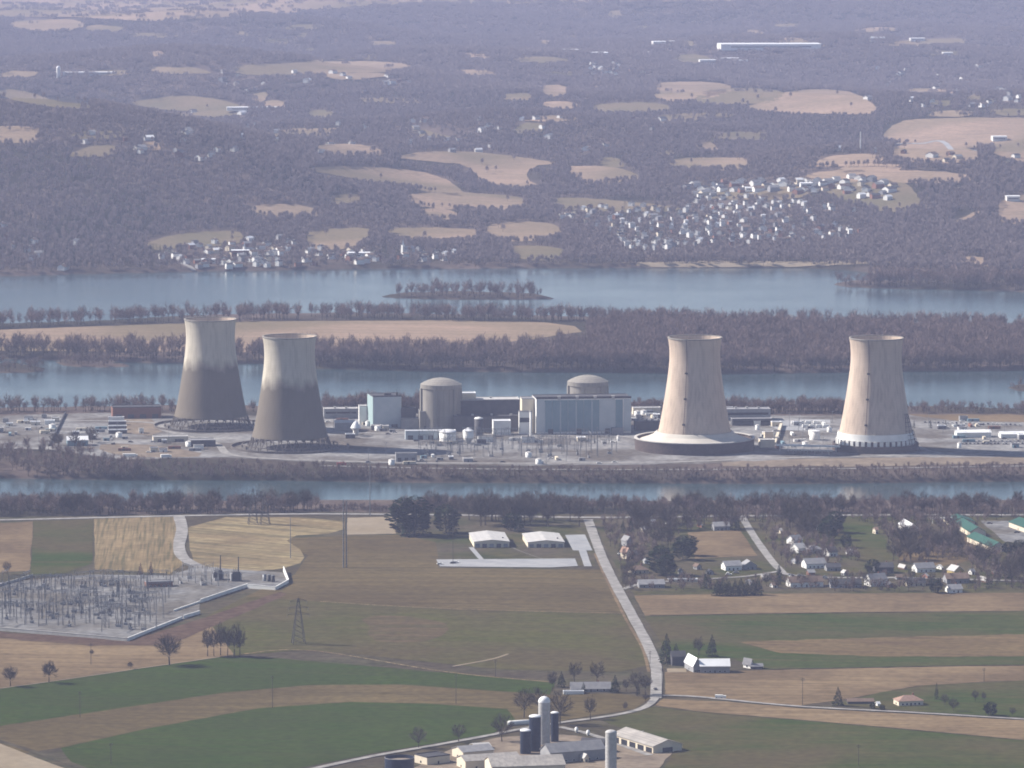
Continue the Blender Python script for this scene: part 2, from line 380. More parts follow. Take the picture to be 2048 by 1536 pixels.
# ---------------------------------------------------------------- setting: ground, river, fields, roads
def grid_mesh(name, m, x, y, z):
    ny, nx = x.shape; me = bpy.data.meshes.new(name); n = nx*ny
    me.vertices.add(n); me.vertices.foreach_set('co', np.stack([x, y, z], -1).astype(np.float32).ravel())
    idx = np.arange(n).reshape(ny, nx); q = np.stack([idx[:-1, :-1], idx[:-1, 1:], idx[1:, 1:], idx[1:, :-1]], -1).reshape(-1, 4)
    me.loops.add(q.size); me.loops.foreach_set('vertex_index', q.ravel()); me.polygons.add(len(q))
    me.polygons.foreach_set('loop_start', np.arange(0, q.size, 4)); me.polygons.foreach_set('use_smooth', np.ones(len(q), bool))
    me.materials.append(m); me.update(); me.validate(); return me
tag(link('ground', grid_mesh('ground', M_ground, GX, GY, HG)), kind='structure')
wm = bpy.data.materials.new('river_water'); wm.use_nodes = True; n = wm.node_tree.nodes; l = wm.node_tree.links; b = n["Principled BSDF"]
b.inputs['Base Color'].default_value = (.028, .052, .06, 1); b.inputs['Roughness'].default_value = .13; b.inputs['IOR'].default_value = 1.33
g = n.new("ShaderNodeNewGeometry"); bp = n.new("ShaderNodeBump"); bp.inputs['Strength'].default_value = 1.0; bp.inputs['Distance'].default_value = .55
tx = n.new("ShaderNodeTexNoise"); tx.inputs['Scale'].default_value = .35; tx.inputs['Detail'].default_value = 6
tn = n.new("ShaderNodeTexNoise"); tn.inputs['Scale'].default_value = .006; tn.inputs['Detail'].default_value = 3
mr = n.new("ShaderNodeMapRange"); mr.inputs[1].default_value = .35; mr.inputs[2].default_value = .65; mr.inputs[3].default_value = .10; mr.inputs[4].default_value = .32
l.new(g.outputs['Position'], tx.inputs[0]); l.new(g.outputs['Position'], tn.inputs[0]); l.new(tn.outputs[0], mr.inputs[0]); l.new(mr.outputs[0], bp.inputs['Distance'])
l.new(tx.outputs[0], bp.inputs['Height']); l.new(bp.outputs[0], b.inputs['Normal'])
xs = np.linspace(-2600, 2600, 3); yy = np.linspace(4250, 7250, 3); wx, wy = np.meshgrid(xs, yy)
tag(link('river', grid_mesh('river', wm, wx, wy, wx*0)), kind='structure')

PATCHES = []
def patch(name, px, m, off=.3, step=22, jit=1.2, sm=0, ext=0):
    """drape a sheet over the terrain; outline given where the photo shows it"""
    vis = px
    if ext:
        cx = sum(p[1] for p in px)/len(px); px = [(u, v+(ext if v > cx else 0)) for u, v in px]
    if sm: px = smooth_closed(px, sm)
    d = densify(px, step, True, jit); u = np.array([p[0] for p in d]); v = np.array([p[1] for p in d])
    X, Y = PG(u, v); keep = [0]
    for i in range(1, len(X)):
        if math.hypot(X[i]-X[keep[-1]], Y[i]-Y[keep[-1]]) > .5: keep.append(i)
    X, Y = X[keep], Y[keep]; poly = np.stack([X, Y], 1)
    mk = (GY > Y.min()) & (GY < Y.max()) & (GX > X.min()) & (GX < X.max())
    st = 1 if Y.mean() > 6500 else 3
    mk[:, ::1] &= True; sub = np.zeros_like(mk); sub[::st, ::st] = True; mk &= sub
    gx, gy = GX[mk], GY[mk]
    if len(gx):
        ins = inside(poly, gx, gy); gx, gy = gx[ins], gy[ins]
        dd = sdist(poly, gx, gy) > 2.0; gx, gy = gx[dd], gy[dd]
    ox, oy = X.mean(), Y.mean(); vs = [Vector((a-ox, b_-oy)) for a, b_ in zip(np.r_[X, gx], np.r_[Y, gy])]
    r = geometry.delaunay_2d_cdt(vs, [], [list(range(len(X)))], 1, 1e-3)
    co = np.array([(p.x+ox, p.y+oy) for p in r[0]]); z = H(co[:, 0], co[:, 1])+off
    me = bpy.data.meshes.new(name); me.from_pydata([(float(a), float(b_), float(c)) for (a, b_), c in zip(co, z)], [], [tuple(f) for f in r[2]])
    me.materials.append(m); me.polygons.foreach_set('use_smooth', [True]*len(me.polygons)); me.update()
    if len(me.polygons) and me.polygons[0].normal.z < 0: me.flip_normals()
    PATCHES.append(vis)
    return tag(link(name, me), kind='structure')
def strip(name, px, width, m, off=.45, smo=True):
    X, Y = PG([p[0] for p in px], [p[1] for p in px]); pts = [Vector((a, b_)) for a, b_ in zip(X, Y)]
    out = []
    for i in range(len(pts)-1):
        a = pts[max(i-1, 0)]; b_ = pts[i]; c = pts[i+1]; d = pts[min(i+2, len(pts)-1)]; k = max(2, int((c-b_).length/12))
        for j in range(k):
            t = j/k
            out.append(.5*((2*b_)+(c-a)*t+(2*a-5*b_+4*c-d)*t*t+(3*b_-a-3*c+d)*t**3) if smo else b_+(c-b_)*t)
    out.append(pts[-1]); mb = MB(); vs = []
    for i, p in enumerate(out):
        t = (out[min(i+1, len(out)-1)]-out[max(i-1, 0)]).normalized(); nn = Vector((-t.y, t.x)); w = width/2*random.uniform(.95, 1.05)
        for sg in (-1, 1):
            q = p+nn*sg*w; vs.append((q.x, q.y, float(H(q.x, q.y))+off))
    mb.add(vs, [(2*i, 2*i+2, 2*i+3, 2*i+1) for i in range(len(out)-1)])
    o = obj(name, mb, m, smooth=True)
    if o.data.polygons[0].normal.z < 0: o.data.flip_normals()
    return tag(o, kind='structure')
# foreground farmland, near side of the river
patch('field', [(-300, 1040), (600, 1024), (1180, 1028), (2400, 1026), (2600, 1700), (-500, 1700)], M_rough, .15, 60)
patch('field', [(555, 1077), (700, 1072), (800, 1070), (872, 1085), (878, 1136), (1200, 1140), (1258, 1228), (900, 1220), (690, 1208), (490, 1194), (590, 1150), (616, 1112)], M_soil, .3)
patch('field', [(490, 1194), (690, 1208), (900, 1220), (1258, 1229), (1275, 1262), (1300, 1330), (1240, 1345), (1000, 1340), (620, 1300), (470, 1312), (410, 1235)], M_olive, .32)
patch('field', [(715, 1236), (780, 1230), (860, 1240), (905, 1252), (880, 1280), (760, 1288), (730, 1268), (745, 1255)], M_thin, .4, sm=1, jit=3.5)
patch('field', [(-300, 1420), (0, 1379), (130, 1361), (300, 1336), (440, 1316), (560, 1318), (900, 1347), (1110, 1367), (1100, 1390), (800, 1370), (620, 1371), (450, 1386), (250, 1416), (0, 1453), (-300, 1500)], M_green, .34)
patch('field', [(-300, 1500), (0, 1453), (250, 1416), (450, 1386), (620, 1371), (800, 1370), (1100, 1390), (1240, 1388), (1300, 1398), (1270, 1419), (1120, 1443), (1030, 1450), (1015, 1419), (850, 1408), (700, 1405), (520, 1417), (300, 1457), (120, 1497), (-300, 1560)], M_soil, .36)
patch('field', [(120, 1497), (300, 1457), (520, 1417), (700, 1405), (850, 1408), (1015, 1419), (1030, 1440), (985, 1468), (740, 1509), (560, 1545), (430, 1600), (160, 1545)], M_green, .38)
patch('field', [(-300, 1520), (0, 1488), (60, 1512), (150, 1545), (100, 1640), (-300, 1640)], M_pale, .4)
strip('path', [(-20, 1478), (60, 1502), (150, 1532), (220, 1560)], 6, M_rough, .5)
patch('field', [(1268, 1192), (1500, 1188), (2300, 1185), (2300, 1220), (1700, 1226), (1290, 1232)], M_tan, .3)
patch('field', [(1280, 1233), (1700, 1227), (2300, 1221), (2300, 1328), (1950, 1332), (1530, 1340), (1470, 1320), (1330, 1322), (1318, 1290)], M_green2, .32)
patch('field', [(1480, 1285), (1700, 1278), (2300, 1262), (2300, 1312), (1800, 1315), (1560, 1308)], M_soil2, .42, jit=3)
patch('field', [(1330, 1345), (1530, 1341), (1950, 1333), (2300, 1330), (2300, 1358), (1990, 1363), (1830, 1373), (1700, 1398), (1600, 1412), (1440, 1400), (1330, 1390)], M_tan, .34)
patch('field', [(1665, 1410), (1760, 1386), (1850, 1372), (2048, 1362), (2300, 1360), (2300, 1450), (2048, 1437), (1830, 1424)], M_green2, .36)
patch('field', [(1325, 1399), (1450, 1404), (1610, 1418), (1840, 1430), (2048, 1442), (2300, 1460), (2300, 1510), (2048, 1481), (1700, 1449), (1400, 1424), (1310, 1412)], M_tan, .38)
patch('field', [(1205, 1442), (1310, 1413), (1400, 1425), (1700, 1450), (2048, 1482), (2300, 1512), (2300, 1700), (1230, 1700), (1350, 1500)], M_green2, .36)
patch('field', [(-300, 1052), (0, 1047), (66, 1043), (60, 1142), (0, 1146), (-300, 1160)], M_tan, .3)
patch('field', [(67, 1043), (187, 1038), (184, 1128), (120, 1150), (61, 1150)], M_green2, .31)
patch('field', [(188, 1038), (352, 1033), (360, 1080), (378, 1122), (340, 1148), (190, 1140)], M_streak, .3)
patch('field', [(374, 1034), (690, 1036), (688, 1066), (560, 1074), (614, 1108), (596, 1134), (470, 1148), (400, 1138), (382, 1120)], M_streak2, .31, sm=1)
patch('field', [(694, 1036), (795, 1034), (792, 1068), (692, 1070)], M_pale, .31)
patch('field', [(-200, 1250), (0, 1268), (255, 1290), (330, 1262), (440, 1238), (475, 1308), (440, 1314), (300, 1334), (130, 1358), (0, 1376), (-200, 1400)], M_tan, .26)
patch('ground', [(-200, 1254), (0, 1264), (255, 1283), (410, 1236), (560, 1184), (575, 1190), (430, 1252), (340, 1290), (180, 1292), (0, 1277), (-200, 1268)], M_red, .4, jit=3)
patch('gravel_yard', [(-250, 1180), (0, 1166), (180, 1150), (340, 1152), (400, 1132), (470, 1140), (568, 1146), (578, 1168), (552, 1181), (495, 1177), (400, 1206), (398, 1229), (255, 1283), (0, 1262), (-250, 1250)], M_gravel, .45, jit=.3)
patch('lawn', [(800, 1068), (935, 1060), (1190, 1050), (1190, 1134), (880, 1120), (865, 1090)], M_lawn, .25)
patch('lawn', [(1185, 1040), (2300, 1032), (2300, 1186), (1500, 1188), (1268, 1190), (1240, 1150)], M_lawn, .25)
patch('field', [(1375, 1066), (1478, 1060), (1515, 1112), (1390, 1118)], M_tan, .4)
patch('field', [(1670, 1034), (1735, 1034), (1800, 1120), (1720, 1124)], M_green2, .4)
patch('ground', [(1800, 1075), (1950, 1070), (1990, 1110), (1880, 1135), (1790, 1120)], M_soil2, .4, jit=3)
patch('gravel_yard', [(1960, 1042), (2200, 1044), (2200, 1090), (2010, 1085)], M_gravel, .4)
strip('road', [(-300, 1046), (0, 1041), (300, 1034), (600, 1029), (900, 1031), (1180, 1036), (1480, 1033), (1800, 1031), (2300, 1031)], 9, M_road, .6)
strip('road', [(1176, 1040), (1200, 1105), (1228, 1165), (1262, 1228), (1296, 1292), (1312, 1335), (1313, 1370), (1312, 1398)], 8, M_road, .66)
strip('road', [(1312, 1396), (1290, 1416), (1230, 1432), (1120, 1447), (1050, 1458), (985, 1471), (860, 1494), (740, 1515), (600, 1545)], 5.5, M_road, .7)
strip('road', [(1312, 1392), (1380, 1394), (1445, 1400), (1607, 1415), (1832, 1427), (2048, 1440), (2300, 1456)], 5, M_road, .72)
strip('road', [(1483, 1033), (1512, 1080), (1545, 1125), (1562, 1142), (1574, 1150), (1630, 1155), (1731, 1157), (1830, 1157), (2100, 1165)], 6.5, M_road, .62)
strip('road', [(1562, 1143), (1544, 1146), (1493, 1154), (1400, 1160), (1290, 1168), (1246, 1180)], 5, M_road, .68)
strip('path', [(358, 1034), (364, 1060), (358, 1095), (368, 1118), (400, 1135)], 10, M_road, .6)
strip('path', [(1000, 1085), (1046, 1105), (1090, 1120)], .6, M_road, .4)
patch('pavement', [(872, 1120), (1150, 1118), (1156, 1133), (1100, 1136), (880, 1134)], M_conc, .5, jit=.1)
patch('pavement', [(1130, 1071), (1170, 1070), (1185, 1102), (1146, 1102)], M_conc, .5, jit=.1)
strip('path', [(1165, 1102), (1176, 1134)], 6, M_conc, .6)
strip('path', [(942, 1096), (964, 1121)], 4, M_conc, .6)
patch('gravel_yard', [(1000, 1475), (1130, 1470), (1240, 1485), (1345, 1505), (1300, 1560), (780, 1560), (900, 1500)], M_sand, .4, jit=2)
strip('path', [(1120, 1455), (1180, 1470), (1240, 1490), (1300, 1512)], 5, M_road, .6)
patch('pavement', [(1333, 1338), (1373, 1338), (1373, 1346), (1335, 1346)], M_pale, .5, jit=.1)
strip('path', [(905, 1334), (950, 1326), (990, 1318), (1016, 1309)], 2.5, M_pale, .5)
strip('path', [(640, 1204), (800, 1214), (1000, 1222), (1250, 1228)], 2.0, M_streak, .5)
strip('path', [(480, 1310), (620, 1302), (900, 1346), (1110, 1366)], 2.4, M_streak, .55)
strip('path', [(0, 1378), (130, 1360), (300, 1335), (440, 1315)], 1.6, M_pale, .55)
strip('path', [(1300, 1232), (1700, 1226), (2100, 1222)], 1.6, M_rough, .55); strip('path', [(1540, 1340), (1950, 1332), (2200, 1329)], 1.8, M_rough, .55)
strip('path', [(1310, 1414), (1400, 1425), (1700, 1450), (2048, 1482), (2200, 1498)], 2.0, M_rough, .55)
strip('path', [(1298, 1345), (1284, 1296), (1250, 1236), (1218, 1170), (1190, 1108)], 2.2, M_tan, .5)
strip('path', [(1332, 1340), (1326, 1300), (1284, 1232), (1250, 1168)], 2.0, M_rough, .5)
# plant island
patch('plant_yard', [(-500, 834), (0, 832), (200, 826), (640, 834), (900, 826), (1270, 824), (1500, 832), (1840, 830), (2600, 834), (2600, 930), (2048, 916), (1700, 924), (1240, 930), (1000, 932), (640, 925), (430, 915), (250, 920), (100, 900), (-500, 880)], M_yard, .3, jit=2)
patch('field', [(1810, 829), (2400, 832), (2400, 852), (2048, 846), (1900, 842)], M_tan, .42, jit=3)
patch('ground', [(200, 885), (330, 892), (430, 912), (300, 918), (200, 905)], M_sand, .42, jit=3, sm=1)
patch('ground', [(230, 838), (300, 836), (330, 862), (300, 872), (240, 866)], M_sand, .44, jit=2)
patch('ground', [(1440, 925), (1620, 918), (2048, 914), (2300, 914), (2300, 924), (1700, 934), (1440, 934)], M_sand, .44, jit=3)
strip('road', [(-300, 846), (0, 848), (120, 842), (300, 846), (330, 862), (430, 888), (470, 912), (640, 922), (900, 927), (1300, 926), (1600, 916), (2048, 909), (2400, 905)], 8, M_road, .55)
strip('road', [(1860, 905), (1800, 880), (1760, 862), (1560, 838), (1500, 832)], 8, M_road, .6)
strip('road', [(640, 866), (800, 868), (1060, 872), (1262, 876), (1300, 905)], 9, M_road, .6)
strip('path', [(640, 932), (900, 938), (1240, 940), (1700, 938), (2200, 930)], 5, M_road, .5)
patch('pavement', [(1500, 836), (1660, 840), (1660, 862), (1560, 862)], M_conc, .5, jit=1)
# Shelley island and the far country
patch('field', [(-400, 665), (0, 660), (300, 649), (520, 643), (900, 641), (1090, 645), (1150, 653), (1165, 664), (1060, 680), (860, 702), (500, 705), (0, 702), (-400, 702)], M_pink, .35, jit=1)
SHELF = [(0, 660), (300, 649), (520, 643), (900, 641), (1090, 645), (1150, 653), (1165, 664), (1060, 672), (860, 684), (700, 694), (500, 698), (300, 684), (0, 674)]
FARF = [
 ('t', [(20, 43), (80, 40), (170, 40), (166, 54), (60, 57), (22, 52)]), ('t', [(175, 50), (250, 54), (240, 58), (170, 56)]),
 ('t', [(460, 133), (560, 128), (700, 122), (835, 129), (800, 139), (640, 140), (560, 147), (470, 143)]), ('t', [(620, 150), (740, 146), (800, 150), (700, 157)]),
 ('g', [(0, 178), (60, 185), (110, 198), (180, 204), (182, 214), (90, 209), (0, 196)]), ('g', [(250, 206), (300, 200), (358, 191), (430, 198), (496, 209), (490, 217), (400, 217), (320, 215)]),
 ('g', [(384, 218), (450, 214), (510, 222), (440, 230), (385, 231)]), ('t', [(500, 190), (540, 184), (530, 197), (505, 198)]),
 ('t', [(1303, 168), (1380, 163), (1460, 168), (1465, 182), (1380, 198), (1310, 196)]), ('g', [(1400, 182), (1480, 176), (1580, 184), (1560, 200), (1440, 204), (1385, 200)]),
 ('t', [(1560, 186), (1640, 178), (1715, 186), (1760, 214), (1740, 224), (1640, 222), (1560, 222), (1480, 210), (1540, 202)]),
 ('g', [(1180, 212), (1250, 206), (1330, 207), (1344, 216), (1260, 220), (1190, 218)]), ('t', [(1072, 173), (1130, 170), (1146, 184), (1092, 190), (1085, 180)]),
 ('g', [(1000, 190), (1060, 186), (1072, 194), (1010, 197)]), ('t', [(1160, 175), (1200, 170), (1195, 177)]),
 ('t', [(1762, 264), (1790, 244), (1860, 238), (1980, 236), (2200, 240), (2200, 282), (1960, 284), (1850, 278), (1770, 275)]),
 ('t', [(1790, 292), (1850, 287), (1960, 300), (1952, 312), (1860, 316), (1780, 306)]), ('t', [(1960, 300), (2060, 296), (2200, 310), (2060, 320)]),
 ('t', [(602, 340), (660, 333), (780, 335), (880, 350), (932, 374), (925, 385), (850, 368), (780, 360), (680, 352)]),
 ('t', [(785, 316), (850, 302), (960, 304), (1060, 318), (1125, 326), (1060, 334), (1050, 346), (1092, 362), (1060, 368), (990, 366), (950, 346), (940, 330), (860, 324)]),
 ('t', [(1128, 334), (1190, 332), (1250, 338), (1296, 346), (1200, 354), (1165, 359), (1160, 346)]), ('g', [(1300, 300), (1350, 297), (1345, 302)]),
 ('t', [(808, 389), (880, 384), (980, 388), (1050, 396), (1058, 406), (960, 410), (880, 404), (820, 398)]), ('g', [(655, 394), (700, 388), (722, 390), (720, 400), (670, 401)]),
 ('t', [(606, 468), (660, 458), (738, 455), (742, 470), (700, 485), (628, 490)]), ('t', [(766, 458), (850, 455), (940, 458), (960, 462), (940, 470), (860, 472), (790, 468)]),
 ('t', [(965, 452), (1040, 443), (1110, 447), (1128, 458), (1090, 468), (1010, 471), (975, 464)]), ('g', [(278, 480), (350, 468), (440, 462), (492, 466), (480, 478), (380, 482), (300, 489)]),
 ('g', [(1012, 492), (1080, 492), (1140, 500), (1110, 508), (1040, 508)]), ('t', [(1318, 322), (1400, 315), (1512, 317), (1490, 326), (1380, 330)]),
 ('t', [(1570, 348), (1660, 339), (1780, 340), (1930, 346), (1945, 352), (1840, 354), (1700, 352)]), ('g', [(1655, 370), (1740, 358), (1800, 362), (1830, 380), (1846, 404), (1780, 414), (1700, 392), (1640, 380)]),
 ('g', [(1380, 382), (1500, 372), (1640, 376), (1600, 386), (1480, 388)]), ('t', [(2000, 392), (2200, 380), (2200, 432), (2020, 436), (1995, 428)]), ('t', [(1905, 516), (1960, 511), (1990, 520), (1930, 521)]),
 ('t', [(1600, 318), (1680, 308), (1770, 310), (1760, 316), (1660, 321)]), ('g', [(1430, 330), (1500, 330), (1470, 335)]), ('t', [(1900, 432), (1960, 420), (1955, 430), (1910, 438)]),
 ('t', [(1215, 22), (1245, 22), (1242, 30), (1220, 30)]), ('t', [(1740, 85), (1830, 80), (1930, 76), (1930, 84), (1830, 88)]), ('g', [(1340, 112), (1400, 108), (1440, 118), (1360, 124)]),
 ('g', [(130, 298), (190, 290), (240, 293), (230, 300), (150, 303)]), ('g', [(1500, 385), (1540, 380), (1600, 384), (1550, 390)]), ('g', [(1090, 395), (1200, 398), (1400, 405), (1290, 412), (1120, 408)]),
 ('g', [(820, 252), (900, 262), (950, 262), (900, 268), (830, 262)]), ('g', [(1850, 205), (1910, 200), (1900, 210)])]
rc = random.Random(5)
for i in range(150):
    u = rc.uniform(-40, 2080); v = rc.uniform(50, 430); w = rc.uniform(18, 85)*(.6+v/500); h = rc.uniform(1.3, 4.2)*(.5+v/330)
    if any(min(q[0] for q in f[1])-w < u < max(q[0] for q in f[1])+w and min(q[1] for q in f[1])-h-3 < v < max(q[1] for q in f[1])+h+3 for f in FARF): continue
    if (1060 < u < 1820 and v > 345) or (u < 560 and v > 310): continue
    sk = rc.uniform(-.12, .12)*w; FARF.append((rc.choice('tg'), [(u-w, v+sk*.3), (u-w*.4, v-h+sk*.1), (u+w*.5, v-h*.8), (u+w, v-sk*.3), (u+w*.7, v+h*.9), (u-w*.6, v+h)]))
for kd, px in FARF:
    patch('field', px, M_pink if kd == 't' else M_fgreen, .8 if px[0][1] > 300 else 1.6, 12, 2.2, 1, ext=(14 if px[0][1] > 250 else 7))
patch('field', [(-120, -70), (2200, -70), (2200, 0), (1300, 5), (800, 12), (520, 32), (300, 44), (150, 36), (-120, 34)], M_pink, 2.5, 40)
strip('road', [(1780, 290), (1840, 289), (1900, 298), (1960, 304), (2080, 303)], 10, M_conc, 2.0)
strip('road', [(340, 500), (352, 515), (370, 530), (388, 541)], 7, M_road, .8)
strip('path', [(1500, 390), (1580, 372), (1700, 372)], 6, M_road, 1.2)
patch('ground', [(1240, 526), (1450, 522), (1640, 524), (1720, 518), (1860, 516), (1860, 522), (1650, 532), (1300, 533)], M_pale, .5, jit=2)

# ---------------------------------------------------------------- plants
def blade(mb, p, q, w, rg):
    d = q-p; s_ = d.cross(Vector((rg.uniform(-1, 1), rg.uniform(-1, 1), rg.uniform(-1, 1))))
    if s_.length < 1e-4: return
    s_ = s_.normalized()*w/2; mb.add([p-s_, p+s_, q+s_*.3, q-s_*.3], [(0, 1, 2, 3)])
def bare_tree(seed, n=300, tw=.16, wide=.42, h=15.0, lim=9, cl=2.6):
    """leafless tree h metres tall: (trunk with limbs, crown of twigs)"""
    rg = random.Random(seed); t = MB(); c = MB(); limbs = []
    fork = Vector((rg.uniform(-.3, .3), rg.uniform(-.3, .3), h*rg.uniform(.20, .28))); cen = Vector((rg.uniform(-.5, .5), rg.uniform(-.5, .5), h*.60)); rx, rz = h*wide*.8, h*.40
    ph = [rg.uniform(0, 6.28) for _ in range(4)]
    def shell(d): a = math.atan2(d.y, d.x); return 1+.16*math.sin(2*a+ph[0]+3*d.z)+.12*math.sin(3*a+ph[1]-4*d.z)+.08*math.sin(5*a+ph[2])
    t.tube((0, 0, -.4), fork, h*.024, h*.017, 6)
    for i in range(lim):
        a = 2.4*i+rg.uniform(-.3, .3); e = math.asin(min(.98, -.25+1.2*(i+.5)/lim)); d = Vector((math.cos(a)*math.cos(e), math.sin(a)*math.cos(e), math.sin(e)))
        end = cen+Vector((d.x*rx, d.y*rx, d.z*rz))*shell(d)*.8; st = fork.lerp(Vector((0, 0, h*.45)), rg.random()*.6); mid = st.lerp(end, .5)+Vector((0, 0, h*.02))
        t.tube(st, mid, h*.009, h*.006, 4); t.tube(mid, end, h*.006, h*.002, 3); limbs += [(st, mid), (mid, end), (mid, end)]
        for k in range(4):
            e2 = st.lerp(end, rg.uniform(.35, .9)); q = e2+Vector((rg.uniform(-1, 1), rg.uniform(-1, 1), rg.uniform(.0, 1.0)))*h*.12
            t.tube(e2, q, h*.004, h*.0015, 3); limbs.append((e2, q))
    for i in range(n):
        if i % 2:
            u = rg.uniform(-.75, 1); a = rg.uniform(0, 6.283); q_ = math.sqrt(1-u*u); d = Vector((q_*math.cos(a), q_*math.sin(a), u)); s_ = shell(d)*rg.uniform(.75, 1.02)
            q = cen+Vector((d.x*rx, d.y*rx, d.z*rz))*s_; back = (cen-Vector((0, 0, h*.15))-q).normalized()
            blade(c, q+(back+Vector((rg.uniform(-.5, .5), rg.uniform(-.5, .5), rg.uniform(-.4, .2)))).normalized()*cl*rg.uniform(.6, 1.1), q, tw*rg.uniform(.7, 1.5), rg)
        else:
            a, b_ = limbs[rg.randrange(len(limbs))]; p = a.lerp(b_, rg.uniform(.2, 1)); out = (p-cen+Vector((0, 0, h*.22))).normalized()
            d = (out+Vector((rg.uniform(-1, 1), rg.uniform(-1, 1), rg.uniform(-.5, .9)))*.8).normalized(); blade(c, p, p+d*rg.uniform(.5, 1)*cl, tw*rg.uniform(.7, 1.5), rg)
    return t, c
def conifer(seed, h=15.0, rad=.26, n=420, round_=False):
    rg = random.Random(seed); t = MB(); c = MB(); t.tube((0, 0, -.4), (0, 0, h*.93), h*.022, h*.004, 6)
    ph = [rg.uniform(0, 6.28) for _ in range(3)]
    for i in range(n):
        u = rg.random()**(.75 if not round_ else 1); z = h*(.06+.94*u); a = rg.uniform(0, 6.283)
        r = h*rad*((1-u)**.85+.03) if not round_ else h*rad*math.sqrt(max(.02, 1-(2*u-.9)**2*.95))
        r *= 1+.22*math.sin(3*a+ph[0]+u*9)+.12*math.sin(5*a+ph[1]-u*14); r0 = r*rg.uniform(.25, .6)
        p = Vector((math.cos(a)*r0, math.sin(a)*r0, z)); q = Vector((math.cos(a)*r, math.sin(a)*r, z-(r-r0)*(.35 if not round_ else -.2)))
        w = max(.5, r*.55)*rg.uniform(.5, .9)*.9; s_ = Vector((-math.sin(a), math.cos(a), rg.uniform(-.5, .5))).normalized()*w*.5
        c.add([p, q-s_*.8, q+(q-p)*.25+Vector((0, 0, -.2)), q+s_*.8], [(0, 1, 2, 3)])
    return t, c
def tree_proto(kind, tc, m_crown=None, m_tr=None):
    t, c = tc; return (kind, t.mesh(kind+'_trunk', m_tr or M_trunk), c.mesh(kind+'_crown', m_crown or M_bare))
B_N = [tree_proto('bare_tree', bare_tree(s, 620, .15)) for s in (1, 2, 3)]+[tree_proto('bare_tree', bare_tree(s, 560, .15, .34, lim=8)) for s in (4, 5, 6)]
B_W = [tree_proto('bare_tree', bare_tree(s, 760, .13, .50, lim=13, cl=2.4)) for s in (7, 8, 9)]
B_B = [tree_proto('bare_tree', bare_tree(s, 1300, .13, .46, lim=13, cl=2.2)) for s in (17, 18)]
C_N = [tree_proto('conifer_tree', conifer(s), M_ever) for s in (1, 2)]
C_S = [tree_proto('conifer_tree', conifer(s, rad=.15, n=380), M_ever) for s in (3, 4)]
C_R = [tree_proto('evergreen_tree', conifer(s, rad=.36, n=520, round_=True), M_ever) for s in (5, 6)]
C_F = [tree_proto('conifer_tree', conifer(9, rad=.2), M_ivy)]
KIND = dict(bare=B_N, wide=B_W, bushy=B_B, conifer=C_N, slim=C_S, round=C_R, rust=C_F)
TREE_N = {}
def tree(kind, u, v, hpx, label, group=None, wx=1.0):
    x, y, z = P(u, v); k = hpx/K(y)/15.0; protos = KIND[kind]; nm, tm, cm = protos[random.randrange(len(protos))]
    o = thing(nm, label, 'tree' if kind not in ('x',) else 'bush', (x, y, z-.1), random.uniform(0, 6.28), group)
    w = wx*random.uniform(.92, 1.1); o.scale = (k*w, k*w, k)
    link('trunk', tm, o); link('crown', cm, o); TREE_N[nm] = TREE_N.get(nm, 0)+1
    return o
# trees that stand alone in the foreground fields
tree('bushy', 21, 1373, 44, 'small bare tree at the left end of the tan strip above the green field')
tree('bushy', 98, 1366, 47, 'rounded bare tree casting a long shadow on the green field edge')
tree('bushy', 339, 1331, 66, 'large bare tree below the corner of the substation wall', None, 1.1)
tree('bushy', 184, 1312, 14, 'tiny bare bush in the tan strip under the substation'); tree('bushy', 261, 1339, 17, 'low dark bush on the edge of the green field')
for u, h in ((415, 62), (441, 70), (455, 64), (468, 72), (480, 60), (428, 58)):
    tree('bare', u, 1313+random.uniform(-2, 2), h, 'tall bare tree in the clump above the green field', 'clump of bare trees above the green field', .75)
tree('rust', 281, 1150, 26, 'small rusty brown conifer left of its twin behind the substation'); tree('rust', 302, 1150, 28, 'small rusty brown conifer right of its twin behind the substation')
tree('bare', 14, 1150, 30, 'thin bare tree beside the tan field above the substation')
